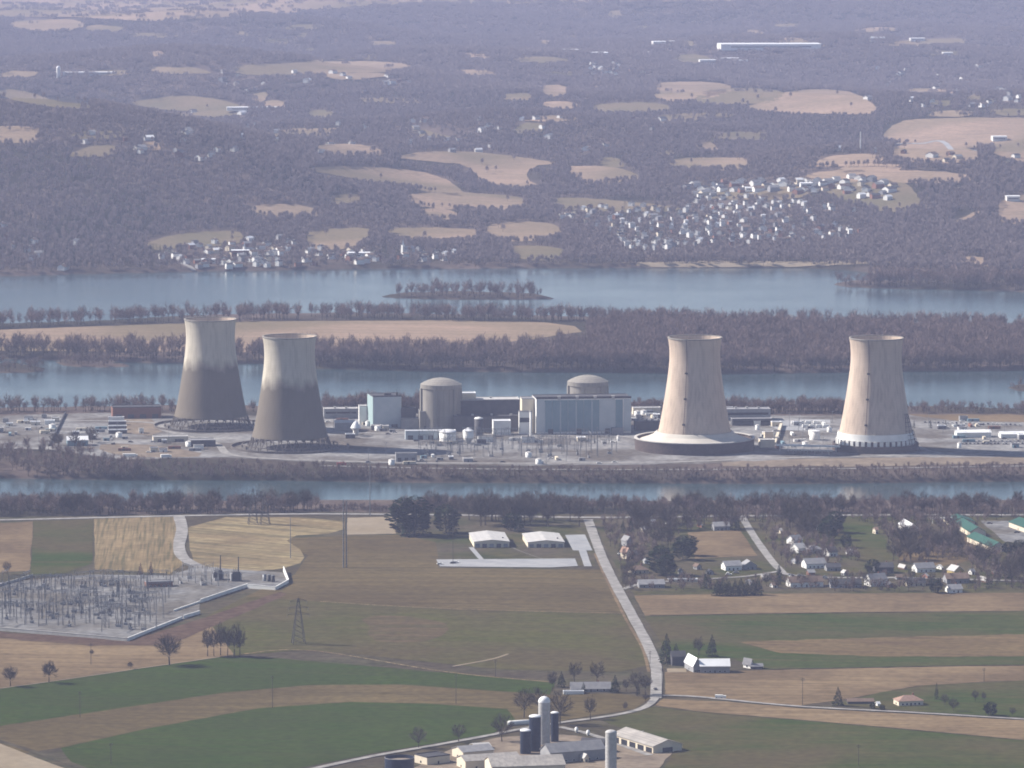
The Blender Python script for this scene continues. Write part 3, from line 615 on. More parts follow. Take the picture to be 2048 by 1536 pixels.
for u, v, h, kd, lb in [
 (1004, 1484, 62, 'wide', 'spreading bare tree left of the farm silos'), (837, 1497, 48, 'wide', 'bare tree on the verge of the curving farm road'),
 (917, 1485, 40, 'wide', 'smaller bare tree by the farm road behind the beige barn'), (1120, 1450, 72, 'wide', 'large bare tree right of the white silo'),
 (1048, 1436, 64, 'wide', 'bare tree rising behind the navy silos'), (1076, 1430, 60, 'bare', 'bare tree close behind the white silo'), (1181, 1440, 50, 'bare', 'slender bare tree beside the road bend'),
 (1250, 1424, 22, 'bare', 'small young tree on the roadside by the junction'), (1291, 1405, 20, 'bare', 'sapling just left of the junction'),
 (1104, 1382, 44, 'bare', 'bare tree at the left end of the homestead hedge'), (1149, 1364, 44, 'wide', 'bare tree behind the homestead roof, left of two'), (1194, 1366, 46, 'wide', 'bare tree behind the homestead roof, right of two'),
 (1274, 1392, 54, 'wide', 'bare tree between the homestead and the road'), (1291, 1390, 46, 'bare', 'bare tree on the verge of the straight road'), (1252, 1385, 30, 'bare', 'thin bare tree right of the homestead'),
 (1123, 1375, 34, 'conifer', 'dark conifer at the left end of the homestead'), (1167, 1387, 24, 'conifer', 'small dark conifer in front of the homestead house'), (1230, 1386, 38, 'conifer', 'tall dark conifer at the right end of the homestead'), (1276, 1391, 30, 'slim', 'narrow dark conifer beside the straight road'),
 (1333, 1327, 62, 'conifer', 'tallest dark conifer beside the straight road by the white barn'), (1397, 1312, 40, 'bare', 'bare tree between two conifers behind the white barn'), (1424, 1314, 47, 'conifer', 'broad dark conifer behind the white barn'), (1352, 1315, 30, 'conifer', 'small dark conifer behind the dark shed'),
 (1676, 1412, 40, 'conifer', 'dark conifer at the left end of the hip roofed house garden'), (1873, 1400, 36, 'slim', 'narrow leaning evergreen behind the hip roofed house'),
 (1981, 1432, 30, 'round', 'round dark evergreen right of the hip roofed house'), (1907, 1423, 30, 'wide', 'bare vase shaped tree right of the hip roofed house'), (2025, 1433, 20, 'wide', 'small bare tree near the right edge of the lower field'),
 (1890, 1412, 26, 'wide', 'bare tree behind the vase shaped tree'), (1765, 1422, 14, 'round', 'clipped dark bush in front of the hip roofed house'), (1745, 1418, 14, 'round', 'low dark bush left of the hip roofed house'), (1950, 1404, 26, 'bare', 'faint bare tree behind the round evergreen'), (1968, 1404, 22, 'bare', 'thin bare tree in the green strip')]:
    tree(kd, u, v, h, lb)
# evergreens and big trees round the two long buildings and the hamlet
for u, v, h, kd, lb in [(806, 1070, 78, 'round', 'dark evergreen at the left of the cluster by the river road'), (830, 1072, 84, 'round', 'tallest dark evergreen in the cluster by the river road'),
 (846, 1070, 60, 'conifer', 'dark conifer at the right of the evergreen cluster'), (815, 1074, 52, 'conifer', 'dark conifer in front of the evergreen cluster'), (892, 1066, 60, 'round', 'lone dark evergreen between the cluster and the long buildings'), (905, 1068, 50, 'conifer', 'dark conifer beside the lone evergreen'),
 (1038, 1064, 42, 'conifer', 'dark conifer between the two long buildings'), (1022, 1062, 38, 'round', 'dark evergreen behind the gap between the long buildings'),
 (1322, 1150, 62, 'round', 'tallest dark evergreen in the hamlet left of the brown plot'), (1334, 1156, 50, 'round', 'dark evergreen in front of the tallest one'), (1366, 1120, 52, 'round', 'dark evergreen at the corner of the tan plot'), (1378, 1112, 44, 'round', 'broad evergreen above the tan plot corner'),
 (1414, 1178, 42, 'conifer', 'dark conifer left of the evergreen hedge by the street'), (1558, 1162, 34, 'conifer', 'dark conifer at the street junction'), (1246, 1066, 26, 'conifer', 'small conifer right of the straight road'), (1262, 1064, 28, 'conifer', 'second small conifer right of the straight road'),
 (1658, 1080, 50, 'round', 'dark evergreen beside the green plot'), (1670, 1066, 46, 'round', 'dark evergreen behind the green plot'), (1615, 1084, 62, 'bushy', 'big bare conifer shaped tree among the hamlet houses'), (1692, 1096, 30, 'round', 'dark bush tree at the left edge of the green plot'),
 (1475, 1062, 26, 'conifer', 'dark conifer beside the side road'), (1745, 1150, 34, 'round', 'dark evergreen left of the dark framed house'), (1871, 1186, 32, 'round', 'dark evergreen by the house with the white gable'), (2016, 1108, 26, 'round', 'dark evergreen below the green roofed barns'), (2038, 1108, 30, 'round', 'dark evergreen at the right edge below the barns')]:
    tree(kd, u, v, h, lb)
for i, u in enumerate((1434, 1446, 1458, 1470, 1482, 1494, 1506, 1516)):
    tree('conifer', u, 1192-i*.3, 34+3*math.sin(i*2), 'dark evergreen in the tight row at the back of the hamlet', 'dark evergreens in a tight row by the lower field', 1.2)
NEAR = []   # boxes of houses kept clear: filled below
def thicket(n, region, hr, label, group, kinds=('bare', 'wide'), wx=1.0, avoid=()):
    k = 0; us = [p[0] for p in region]; vs = [p[1] for p in region]
    while k < n:
        u = random.uniform(min(us), max(us)); v = random.uniform(min(vs), max(vs))
        if not inside(region, np.array([u]), np.array([v]))[0]: continue
        if any(a <= u <= c and b_ <= v <= d for a, b_, c, d in avoid): k += .34; continue
        tree(random.choice(kinds), u, v, random.uniform(*hr), label, group, wx); k += 1
AV = [(930, 1050, 1020, 1110), (1040, 1050, 1180, 1110), (1225, 1080, 1300, 1150), (1375, 1075, 1480, 1118), (1440, 1120, 1535, 1162), (1270, 1150, 1400, 1188), (1575, 1080, 1680, 1190), (1680, 1030, 1800, 1120), (1720, 1130, 1800, 1186), (1796, 1030, 1850, 1085), (1915, 1030, 2048, 1120), (1815, 1125, 1940, 1192), (1480, 1030, 1570, 1150), (1170, 1040, 1262, 1200)]
thicket(30, [(925, 1036), (1175, 1038), (1165, 1056), (930, 1058)], (42, 62), 'dark bare tree in the grove behind the two long buildings', 'bare trees behind the two long buildings')
thicket(13, [(1190, 1046), (1300, 1046), (1300, 1080), (1200, 1080)], (40, 60), 'bare tree at the top of the hamlet beside the straight road', 'bare trees beside the straight road', avoid=AV)
thicket(16, [(1300, 1040), (1480, 1038), (1480, 1060), (1370, 1066), (1310, 1140)], (36, 56), 'bare tree behind the tan plot in the hamlet', 'bare trees behind the tan plot', avoid=AV)
thicket(12, [(1540, 1042), (1660, 1040), (1660, 1070), (1560, 1076)], (40, 62), 'bare tree right of the side road near the river', 'bare trees right of the side road', avoid=AV)
thicket(20, [(1745, 1040), (1800, 1040), (1850, 1140), (1790, 1130)], (36, 56), 'reddish bare tree right of the green plot', 'bare trees right of the green plot', avoid=AV)
thicket(10, [(1845, 1090), (1915, 1085), (1925, 1110), (1870, 1115)], (34, 50), 'bare tree in the brown paddock before the green roofed barns', 'bare trees in the brown paddock')
thicket(24, [(1940, 1120), (2130, 1112), (2130, 1186), (1960, 1186)], (40, 62), 'bare tree in the wood at the right edge of the hamlet', 'bare trees at the right edge of the hamlet')
thicket(12, [(1230, 1130), (1300, 1150), (1440, 1176), (1440, 1184), (1250, 1184)], (20, 36), 'small bare tree in the gardens by the hamlet street', 'small bare trees in the gardens', avoid=AV[5:6])
thicket(12, [(1530, 1160), (1900, 1160), (1900, 1184), (1530, 1184)], (18, 34), 'small bare tree along the lower side of the hamlet street', 'small bare trees along the street')
thicket(58, [(-30, 1018), (620, 1016), (620, 1026), (0, 1034)], (30, 48), 'bare tree in the row along the river road on the left', 'bare trees along the river road')
thicket(60, [(840, 1018), (2100, 1019), (2100, 1029), (840, 1028)], (28, 48), 'bare tree on the near river bank behind the river road', 'bare trees on the near river bank')
thicket(7, [(80, 870), (200, 866), (200, 905), (80, 905)], (24, 40), 'bare tree by the blue shed on the plant island', 'bare trees by the blue shed')
for u in (1828, 1861, 1891):
    tree('slim', u, 857, 17, {1828: 'left of three small dark conifers beyond the right cooling tower', 1861: 'middle of three small dark conifers beyond the right cooling tower', 1891: 'right of three small dark conifers beyond the right cooling tower'}[u], None, 1.3)

# ---------------------------------------------------------------- woods as masses (instanced bare trees)
SRC = bpy.data.collections.new('tree_sources')
def source(name, parts):
    """one mesh from (t, c) builders joined, two materials"""
    mb = MB()
    for (t, c), (ox, oy), s in parts:
        for q, mi in ((t, 0), (c, 1)):
            mb.add([(a*s+ox, b_*s+oy, z*s) for a, b_, z in q.v], q.f, mi)
    return mb
def add_source(coll, name, mb, mats):
    o = bpy.data.objects.new(name, mb.mesh(name, mats)); coll.objects.link(o); return o
cA = bpy.data.collections.new('bank_tree_sources'); cB = bpy.data.collections.new('far_tree_sources')
M_bare2 = mat('far_twigs', (.19, .14, .125), (.245, .18, .16), sc=.4, rnd=.3, rough=1, spec=0)
M_bare_hazed = mat('haze_paled_twigs', (.29, .235, .225), (.34, .28, .265), sc=.4, rnd=.10, rough=1, spec=0)  # twigs made paler so the colour carries part of the distant haze
M_bpurp = mat('brushwood_twigs', (.16, .105, .09), (.20, .135, .115), sc=.4, rnd=.3, rough=1, spec=0)
for i in range(5): add_source(cA, 'bare_%02d' % i, source('t', [(bare_tree(20+i, 150, .24, (.30, .26, .36, .24, .32)[i], lim=6, cl=3.0), (0, 0), 1)]), [M_trunk, M_bare2])
for i in range(2): add_source(cA, 'ever_%02d' % i, source('t', [(conifer(30+i, n=130), (0, 0), 1)]), [M_trunk, M_ever])
def far_tree(seed, n=46, h=15, wide=.5):
    rg = random.Random(seed); t = MB(); c = MB(); t.tube((0, 0, 0), (0, 0, h*.5), .35, .2, 3)
    for i in range(n):
        a = rg.uniform(0, 6.28); e = rg.uniform(-.5, 1.2); r = h*wide*rg.uniform(.35, .6)
        p = Vector((0, 0, h*rg.uniform(.25, .5))); q = Vector((math.cos(a)*math.cos(e)*r, math.sin(a)*math.cos(e)*r, h*.58+math.sin(e)*h*.40))
        blade(c, p.lerp(q, .45), q, rg.uniform(.35, .8), rg)
    return t, c
for i in range(4): add_source(cB, 'wood_%02d' % i, source('t', [(far_tree(40+i, 110), (0, 0), 1)]), [M_trunk, M_bare_hazed])
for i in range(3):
    rg = random.Random(i); add_source(cB, 'wood_%02d' % (4+i), source('t', [(far_tree(50+i*5+k, 60, 15, .6), (rg.uniform(-11, 11), rg.uniform(-11, 11)), rg.uniform(.8, 1.1)) for k in range(5)]), [M_trunk, M_bare_hazed])
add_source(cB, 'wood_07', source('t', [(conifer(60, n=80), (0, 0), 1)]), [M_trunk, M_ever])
def scatter(name, label, cat, X, Y, sc, idx, coll, mat_note=None):
    n = len(X); Z = H(X, Y)-.3; me = bpy.data.meshes.new(name); me.vertices.add(n)
    me.vertices.foreach_set('co', np.stack([X, Y, Z], -1).astype(np.float32).ravel())
    a = me.attributes.new('sc', 'FLOAT_VECTOR', 'POINT'); s3 = np.stack([sc*rng.uniform(.9, 1.15, n), sc*rng.uniform(.9, 1.15, n), sc], -1); a.data.foreach_set('vector', s3.astype(np.float32).ravel())
    a = me.attributes.new('rz', 'FLOAT_VECTOR', 'POINT'); r3 = np.zeros((n, 3)); r3[:, 2] = rng.uniform(0, 6.28, n); a.data.foreach_set('vector', r3.astype(np.float32).ravel())
    a = me.attributes.new('ix', 'INT', 'POINT'); a.data.foreach_set('value', np.asarray(idx, np.int32))
    o = link(name, me); tag(o, label, cat, None, 'stuff')
    g = bpy.data.node_groups.new(name, 'GeometryNodeTree'); g.interface.new_socket('Geometry', in_out='INPUT', socket_type='NodeSocketGeometry'); g.interface.new_socket('Geometry', in_out='OUTPUT', socket_type='NodeSocketGeometry')
    N = g.nodes; gi = N.new('NodeGroupInput'); go = N.new('NodeGroupOutput'); ip = N.new('GeometryNodeInstanceOnPoints'); ci = N.new('GeometryNodeCollectionInfo')
    ci.inputs[0].default_value = coll; ci.inputs['Separate Children'].default_value = True; ci.inputs['Reset Children'].default_value = True
    ip.inputs['Pick Instance'].default_value = True
    def na(nm, dt):
        q = N.new('GeometryNodeInputNamedAttribute'); q.data_type = dt; q.inputs[0].default_value = nm; return q.outputs[0]
    L = g.links; L.new(gi.outputs[0], ip.inputs['Points']); L.new(ci.outputs[0], ip.inputs['Instance']); L.new(na('ix', 'INT'), ip.inputs['Instance Index'])
    L.new(na('rz', 'FLOAT_VECTOR'), ip.inputs['Rotation']); L.new(na('sc', 'FLOAT_VECTOR'), ip.inputs['Scale']); L.new(ip.outputs[0], go.inputs[0])
    md = o.modifiers.new('scatter', 'NODES'); md.node_group = g; return o
def band(n, region, hpx, u_extra=0):
    us = np.array([p[0] for p in region]); vs = np.array([p[1] for p in region]); U = rng.uniform(us.min(), us.max(), n*4); V = rng.uniform(vs.min(), vs.max(), n*4)
    k = inside(region, U, V); U, V = U[k][:n], V[k][:n]; X, Y = PG(U, V); k = H(X, Y) > .5; X, Y = X[k], Y[k]
    return X, Y, rng.uniform(hpx[0], hpx[1], len(X))/K(Y)/15.0
def masses(name, label, cat, specs, coll, ev=0.03):
    A = [band(*s) for s in specs]; X = np.concatenate([a[0] for a in A]); Y = np.concatenate([a[1] for a in A]); s = np.concatenate([a[2] for a in A])
    idx = rng.integers(0, 5, len(X)); e = rng.random(len(X)) < ev; idx[e] = 5+rng.integers(0, 2, e.sum()); return scatter(name, label, cat, X, Y, s, idx, coll)
masses('riverbank_trees', 'dense strip of leafless trees and brush along the near river bank', 'trees', [(420, [(-200, 1012), (640, 1016), (640, 1026), (-200, 1034)], (20, 42)), (150, [(640, 1016), (800, 1016), (800, 1024), (640, 1024)], (8, 16)), (700, [(800, 1016), (2300, 1016), (2300, 1028), (800, 1026)], (16, 38)),
    (260, [(1300, 1030), (2300, 1030), (2300, 1048), (1300, 1044)], (14, 34))], cA)
masses('hamlet_shrubs', 'leafless shrubs and small garden trees scattered between the hamlet houses', 'shrubs', [(150, [(1200, 1046), (1480, 1044), (1480, 1062), (1375, 1064), (1300, 1140), (1240, 1140)], (10, 38)), (170, [(1500, 1044), (1670, 1040), (1720, 1126), (1570, 1140)], (10, 34)), (190, [(1745, 1044), (1900, 1046), (1950, 1120), (1800, 1128)], (10, 40)), (210, [(1250, 1160), (2120, 1160), (2120, 1184), (1260, 1184)], (7, 30)), (90, [(1930, 1116), (2150, 1106), (2150, 1180), (1950, 1180)], (14, 46))], cA, .10)
masses('island_shore_brush', 'brown brush and bare trees on the near shore of the plant island', 'brush', [(360, [(-300, 896), (90, 898), (260, 928), (300, 955), (-300, 950)], (14, 34)), (480, [(90, 922), (430, 930), (760, 938), (760, 960), (90, 955)], (9, 21)),
    (1500, [(640, 938), (1240, 942), (2300, 930), (2300, 958), (1620, 964), (1250, 963), (640, 958)], (7, 17))], cA, 0)
masses('far_shore_trees', 'leafless trees on the far shore of the plant island', 'trees', [(170, [(-300, 822), (210, 820), (340, 818), (340, 824), (-300, 830)], (20, 40)), (150, [(640, 820), (840, 818), (840, 826), (640, 828)], (22, 44)), (60, [(340, 818), (640, 822), (640, 826), (340, 824)], (14, 30)),
    (190, [(1440, 819), (1690, 821), (1690, 828), (1440, 828)], (18, 36)), (150, [(1800, 820), (2300, 824), (2300, 828), (1800, 827)], (10, 26)), (90, [(1200, 814), (1330, 815), (1330, 822), (1200, 822)], (12, 26))], cA, .02)
masses('island_tree_lines', 'rows of leafless trees edging the long farmed island', 'trees', [(210, [(-300, 650), (0, 652), (370, 638), (640, 633), (640, 640), (370, 646), (0, 658), (-300, 662)], (26, 42)), (260, [(640, 632), (1100, 638), (1330, 644), (1330, 652), (1100, 644), (640, 640)], (20, 38)),
    (360, [(-300, 698), (0, 702), (520, 704), (640, 712), (640, 734), (300, 722), (0, 714), (-300, 714)], (28, 46)), (620, [(560, 704), (860, 708), (1060, 704), (1165, 696), (1300, 740), (850, 740), (640, 734)], (26, 46))], cA, .01)
masses('island_woodland', 'dense purplish leafless wood covering the right end of the farmed island', 'wood', [(3500, [(1180, 700), (1172, 662), (1210, 650), (1330, 646), (1700, 652), (2300, 662), (2300, 735), (1800, 740), (1450, 745), (1150, 742)], (24, 42))], cA, 0)
masses('islet_trees', 'leafless trees on the small wooded river islet', 'trees', [(75, [(765, 594), (900, 586), (1000, 588), (1100, 595), (1060, 599), (900, 598)], (18, 38)), (40, [(755, 594), (1112, 597), (1060, 600), (790, 598)], (6, 12))], cA, 0)
masses('shoal_trees', 'low leafless trees on the small river shoals', 'trees', [(80, [(-200, 730), (90, 730), (92, 744), (-200, 745)], (12, 28)), (60, [(100, 723), (250, 726), (268, 733), (130, 732)], (12, 26)), (40, [(2010, 772), (2150, 770), (2150, 782), (2020, 782)], (8, 22))], cA, 0)
masses('peninsula_trees', 'leafless trees on the wooded tongue of land across the river', 'trees', [(45, [(1664, 568), (1760, 566), (1760, 575), (1680, 573)], (14, 32)), (420, [(1740, 564), (2300, 562), (2300, 584), (1900, 578), (1740, 576)], (22, 40))], cA, .03)

# ---------------------------------------------------------------- far woods with clearings for fields and villages
HOUSES = []   # (u, v, halfwidth px)
GOLDS = [(300, 500), (420, 486), (500, 482), (560, 478), (600, 492), (640, 500), (760, 500), (900, 500), (920, 520), (640, 534), (400, 538), (330, 525)]
VILL = [(1075, 428), (1160, 418), (1230, 410), (1330, 418), (1480, 408), (1560, 430), (1660, 445), (1735, 470), (1660, 484), (1480, 490), (1330, 500), (1240, 500), (1230, 470), (1150, 445)]
RIDGE = [(1370, 372), (1480, 362), (1640, 362), (1690, 352), (1790, 372), (1800, 402), (1700, 395), (1560, 386), (1390, 392)]
def spots(region, n, dmin, dv=.45):
    out = []; us = [p[0] for p in region]; vs = [p[1] for p in region]; t = 0
    while len(out) < n and t < n*60:
        t += 1; u = random.uniform(min(us), max(us)); v = random.uniform(min(vs), max(vs))
        if inside(region, np.array([u]), np.array([v]))[0] and all(abs(u-a)/dmin+abs(v-b_)/(dmin*dv) > 1 for a, b_ in out): out.append((u, v))
    return out
HS = []       # (u, v, width m, depth m, storeys height, wall, roof, rot, label, group)
def hv(region, n, dmin, label, group, size=(9, 15), wl=.7):
    for u, v in spots(region, n, dmin):
        w = random.uniform(*size); wallc = M_white if random.random() < wl else random.choice([M_cream, M_brick, M_grey])
        roof = random.choice([M_rgrey, M_rdark, M_rbrown, M_rdark, M_rgrey, M_rbrown] if random.random() < .93 else [M_rwhite])
        HS.append((u, v, w, w*random.uniform(.6, .85), random.uniform(4.5, 7), wallc, roof, R(random.uniform(15, 75)), label, group))
hv(GOLDS, 84, 13, 'house in the riverside village behind the left cooling towers', 'houses of the riverside village', (8, 13), .65)
hv(VILL, 170, 14, 'house in the dense hillside village across the river', 'houses of the hillside village', (6.5, 11), .7)
hv([(1370, 388), (1560, 396), (1720, 424), (1560, 432), (1380, 410)], 30, 15, 'house in the dense hillside village across the river', 'houses of the hillside village', (6.5, 11), .7)
hv(RIDGE, 56, 19, 'house on the ridge above the hillside village', 'houses on the ridge above the village', (10, 18), .65)
for reg, n, lab in [([(200, 225), (560, 225), (560, 330), (150, 310)], 22, 'small white house in the wooded far hills on the left'),
                    ([(640, 240), (1340, 235), (1340, 300), (640, 310)], 30, 'small house in the wooded middle country'),
                    ([(1180, 130), (1290, 128), (1290, 150), (1180, 150)], 14, 'white house in the distant estate before the blue ridge'),
                    ([(1700, 140), (2040, 130), (2040, 215), (1720, 215)], 34, 'small white house in the distant hills on the right'),
                    ([(440, 140), (830, 145), (830, 185), (440, 185)], 20, 'white house near the long far field'),
                    ([(1640, 300), (2040, 310), (2040, 330), (1850, 330)], 9, 'house by the pale road on the far right'),
                    ([(0, 430), (200, 430), (200, 540), (0, 540)], 9, 'house among dark trees on the far left shore')]:
    hv(reg, n, 12 if n > 9 else 30, lab, lab.replace('small ', '').replace('white ', '').replace('house', 'houses', 1), (10, 18), .8)
HV = np.array([(h[0], h[1]) for h in HS])
def far_points(y0, y1, sp):
    n = int((y1*y1-y0*y0)*.5*.27/(sp*sp)); Y = np.sqrt(rng.uniform(y0*y0, y1*y1, n)); X = rng.uniform(-.135, .135, n)*Y; return X, Y
AX = [far_points(6900, 8600, 9.0), far_points(8600, 10500, 10.5), far_points(10500, 13500, 19), far_points(13500, 20500, 24)]
X = np.concatenate([a[0] for a in AX]); Y = np.concatenate([a[1] for a in AX]); big = np.concatenate([np.full(len(a[0]), i >= 2) for i, a in enumerate(AX)])
Z = H(X, Y); k = (Z > 1.5) & ((Y < 17300) | (rng.random(len(X)) < .03)); X, Y, Z, big = X[k], Y[k], Z[k], big[k]
hgt = rng.uniform(.62, 1.08, len(X)); U, V = proj(X, Y, Z); _, Vt = proj(X, Y, Z+hgt*13.5)
keep = np.ones(len(X), bool)
for kd, px in FARF:
    p = smooth_closed(px, 1); cxu = [q[0] for q in px]; m = (U > min(cxu)-5) & (U < max(cxu)+5); m &= (V < max(q[1] for q in px)+30) & (V > min(q[1] for q in px)-4)
    i = np.nonzero(m)[0]; hit = inside(p, U[i], V[i]) | inside(p, U[i], Vt[i]) | inside(p, U[i], (V[i]+Vt[i])/2)
    rr = rng.random(len(i)) < (.004 if kd == 't' else .012); keep[i[hit & ~rr]] = False
pl = inside([(-300, -300), (1400, -300), (1000, 6), (800, 12), (520, 31), (300, 44), (-300, 36)], U, V); keep[pl & (rng.random(len(X)) > .12)] = False
for reg, dens in ((GOLDS, .40), (VILL, .50), (RIDGE, .16), ([(390, 560), (1240, 530), (1740, 520), (1740, 545), (1240, 540), (900, 545), (390, 548)], .6)):
    m = inside(reg, U, V); keep[m & (rng.random(len(X)) > dens)] = False
for hu, hv_ in HV:
    m = (np.abs(U-hu) < 5) & (V > hv_-2) & (V < hv_+15); keep[m] = False
X, Y, hgt, big, U, V = X[keep], Y[keep], hgt[keep], big[keep], U[keep], V[keep]
idx = rng.integers(0, 4, len(X)); idx[big] = 4+rng.integers(0, 3, big.sum())
evd = np.where((U < 330) & (V > 430), .5, np.where((U < 520) & (V > 300), .22, .014))+np.where(inside(VILL, U, V) | inside(GOLDS, U, V), .12, 0); e = (rng.random(len(X)) < evd) & ~big; idx[e] = 7  # extra dark evergreens on the left hill stand in for its shade
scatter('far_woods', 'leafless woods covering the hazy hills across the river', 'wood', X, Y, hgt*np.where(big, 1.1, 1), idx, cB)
HMESH = {}
def far_house(u, v, w, d, h, wallm, roofm, rot, label, group):
    key = (round(w/3), round(h), wallm.name, roofm.name)
    if key not in HMESH:
        mb = MB(); W_ = round(w/3)*3; mb.house(W_, W_*.72, h, W_*.2, 'x', 0, 1, .4, .3); mb.box(W_*.2, W_*.1, h, .9, .9, W_*.2+.8, 0); HMESH[key] = mb.mesh('house', [wallm, roofm])
    x, y, z = P(u, v); o = link('house', HMESH[key], None, (x, y, z-.3), rot); tag(o, label, 'house', group); return o
VN = {id(M_white): 'white', id(M_cream): 'cream', id(M_brick): 'brick', id(M_grey): 'grey'}; RN = {id(M_rgrey): 'grey', id(M_rdark): 'dark', id(M_rbrown): 'brown', id(M_rwhite): 'pale'}
def rank(h): return -h[1]+(0 if 'village' in h[8] else 8)
HS.sort(key=rank); mass = MB(); mass_m = [M_white, M_cream, M_brick, M_grey, M_rgrey, M_rdark, M_rbrown, M_rwhite]
for h_ in HS[:262]:
    wn, rn = VN.get(id(h_[5]), 'white'), RN.get(id(h_[6]), 'grey'); lab = h_[8].replace('small white', 'white').replace('white house', 'house').replace('house', '%s walled house with %s roof' % (wn, rn), 1)
    far_house(*h_[:8], lab, h_[9]+', %s walls and %s roofs' % (wn, rn))
for u, v, w, d, h, wallm, roofm, rot, label, group in HS[262:]:
    x, y, z = P(u, v); q = MB().house(w, d, h, w*.2, 'x', mass_m.index(wallm), mass_m.index(roofm), .4, .3); c_, s_ = math.cos(rot), math.sin(rot)
    mass.add([(x+a*c_-b_*s_, y+a*s_+b_*c_, z-.3+e) for a, b_, e in q.v], q.f, q.m)
tag(obj('distant_houses', mass, mass_m), 'scattered tiny pale houses in the farthest hazy hills', 'houses', None, 'stuff')

# ---------------------------------------------------------------- cooling towers
PROF = [(36.3, 11), (34.4, 18), (32.6, 26.7), (30.9, 36), (29.2, 46), (27.6, 56), (26.2, 66), (24.9, 76), (24.15, 85), (24.1, 92), (24.5, 99), (25.4, 105), (25.7, 107)]
PI2 = 2*math.pi
def fine(prof, k=3):
    out = []
    for (a, b_), (c, d) in zip(prof[:-1], prof[1:]):
        out += [(a+(c-a)*i/k, b_+(d-b_)*i/k) for i in range(k)]
    return out+[prof[-1]]
def at_centre(u, v): return P(u, v)
def cooling_tower(u, v, label, old=True, skirt=None):
    x, y, z = at_centre(u, v); T = thing('cooling_tower', label, 'cooling tower', (x, y, z), 0, 'hyperbolic cooling towers of the power plant'); M = M_t_old if old else M_t_new
    mb = MB(); fp_ = fine(PROF); inner = [(r-1.0, z_) for r, z_ in reversed(fp_)]
    mb.lathe(fp_, 96); obj('shell', mb, M, T, smooth=True); mb = MB(); mb.lathe(inner, 96); obj('inner_lining', mb, M_t_new, T, smooth=True)
    mb = MB(); mb.lathe([(25.72, 105.9), (26.0, 106.0), (26.0, 107.1), (24.6, 107.12), (24.6, 106.2)], 96); obj('rim', mb, M_cont, T)
    if old or skirt == 'open':
        mb = MB(); n = 30; r0, z0 = (40.2, .2); h0 = 11.3
        for i in range(n):
            a = PI2*i/n
            for sg in (-1, 1):
                b_ = a+sg*PI2/n/2; mb.tube((r0*math.cos(a), r0*math.sin(a), z0), (36.1*math.cos(b_), 36.1*math.sin(b_), h0), .48, .42, 5)
        obj('leg_lattice', mb, M_dirtc, T)
    mb = MB(); a = R(250); e = Vector((math.cos(a), math.sin(a)))     # service ladder with platforms up the sunlit side
    pr = fp_; prev = None
    for r, z_ in pr:
        p = Vector((e.x*(r+.5), e.y*(r+.5), z_))
        if prev: mb.tube(prev, p, .28, .28, 4)
        prev = p
    for k in (26, 50, 74): 
        r = np.interp(k, [q[1] for q in PROF], [q[0] for q in PROF]); mb.box(e.x*(r+1), e.y*(r+1), k, 2.2, 2.2, 1.6, rot=a)
    if not old: obj('ladder', mb, M_dksteel, T)
    if skirt is None:     # bare ring basin left round the legs
        mb = MB(); mb.lathe([(56.6, .1), (56.6, 2.4), (55.6, 2.4), (55.6, .1)], 96); obj('basin_wall', mb, M_dirtc, T)
        mb = MB(); mb.lathe([(55.6, .25), (44, .2), (0.5, .18)], 64); obj('basin_floor', mb, M_bfloor, T)
        mb = MB(); mb.lathe([(46, 3.4), (46, 4.1), (45.2, 4.1), (45.2, 3.4), (46, 3.4)], 72); obj('inner_ring_beam', mb, M_dirtc, T)
        for i in range(14):
            a = PI2*i/14; mb = MB(); mb.box(45.4*math.cos(a), 45.4*math.sin(a), .1, 1.2, 1.2, 3.3, rot=a); obj('ring_support', mb, M_dirtc, T)
    elif skirt == 'ring':
        mb = MB(); mb.lathe([(56.6, 0), (57, 11.6), (56.2, 11.6), (56.2, 8.2)], 96); obj('skirt_wall', mb, M_louv, T)
        mb = MB(); mb.lathe([(56.2, 8.2), (46, 11.4), (39.5, 14.2), (36.6, 17.2), (35.4, 17.4)], 96); obj('skirt_roof', mb, M_apron, T)
        mb = MB(); mb.lathe([(57.6, 11.0), (57.6, 11.8), (54.9, 11.8), (54.9, 11.1)], 96); obj('walkway', mb, M_concl, T)
    else:
        mb = MB(); mb.lathe([(36.6, 11.2), (36.9, 11.2), (36.0, 17.5), (35.4, 17.5)], 96); obj('collar_band', mb, M_white, T)
        mb = MB()
        for i in range(40):
            a = PI2*(i+.5)/40; mb.box(37.6*math.cos(a), 37.6*math.sin(a), 6.4, 1.0, 3.4, 4.6, rot=a)
        obj('fill_panel', mb, M_white, T)
        mb = MB(); mb.lathe([(41, 0), (41, 7.0), (40, 7.0), (40, 0)], 96); obj('basin_wall', mb, M_louv, T)
        mb = MB(); mb.lathe([(39.9, 5.5), (30, 6.4), (1, 6.5)], 48); obj('fill_deck', mb, M_dirtc, T)
    return T
M_bfloor = mat('basin_bottom', (.30, .25, .20), (.20, .165, .135), sc=.08)
M_louv = mat('dark_louvre', (.085, .065, .06), (.12, .09, .08), sc=.15, stripes=(0, 2, (.055, .045, .04), .6))
M_weath = mat('weathered_metal_roof', (.30, .28, .26), (.40, .37, .34), sc=.12, stripes=(0, 2, (.22, .20, .19), .6))
M_apron = mat('weathered_white', (.60, .56, .49), (.52, .48, .42), sc=.06)
M_concl = mat('pale_concrete', (.52, .50, .47), (.45, .43, .40), sc=.2)
cooling_tower(422, 853, 'leftmost weathered cooling tower, standing a little behind its neighbour')
cooling_tower(580, 895, 'weathered cooling tower second from the left, in front of the leftmost one')
cooling_tower(1389, 898, 'clean beige cooling tower with a wide dark skirt and white apron round its foot', False, 'ring')
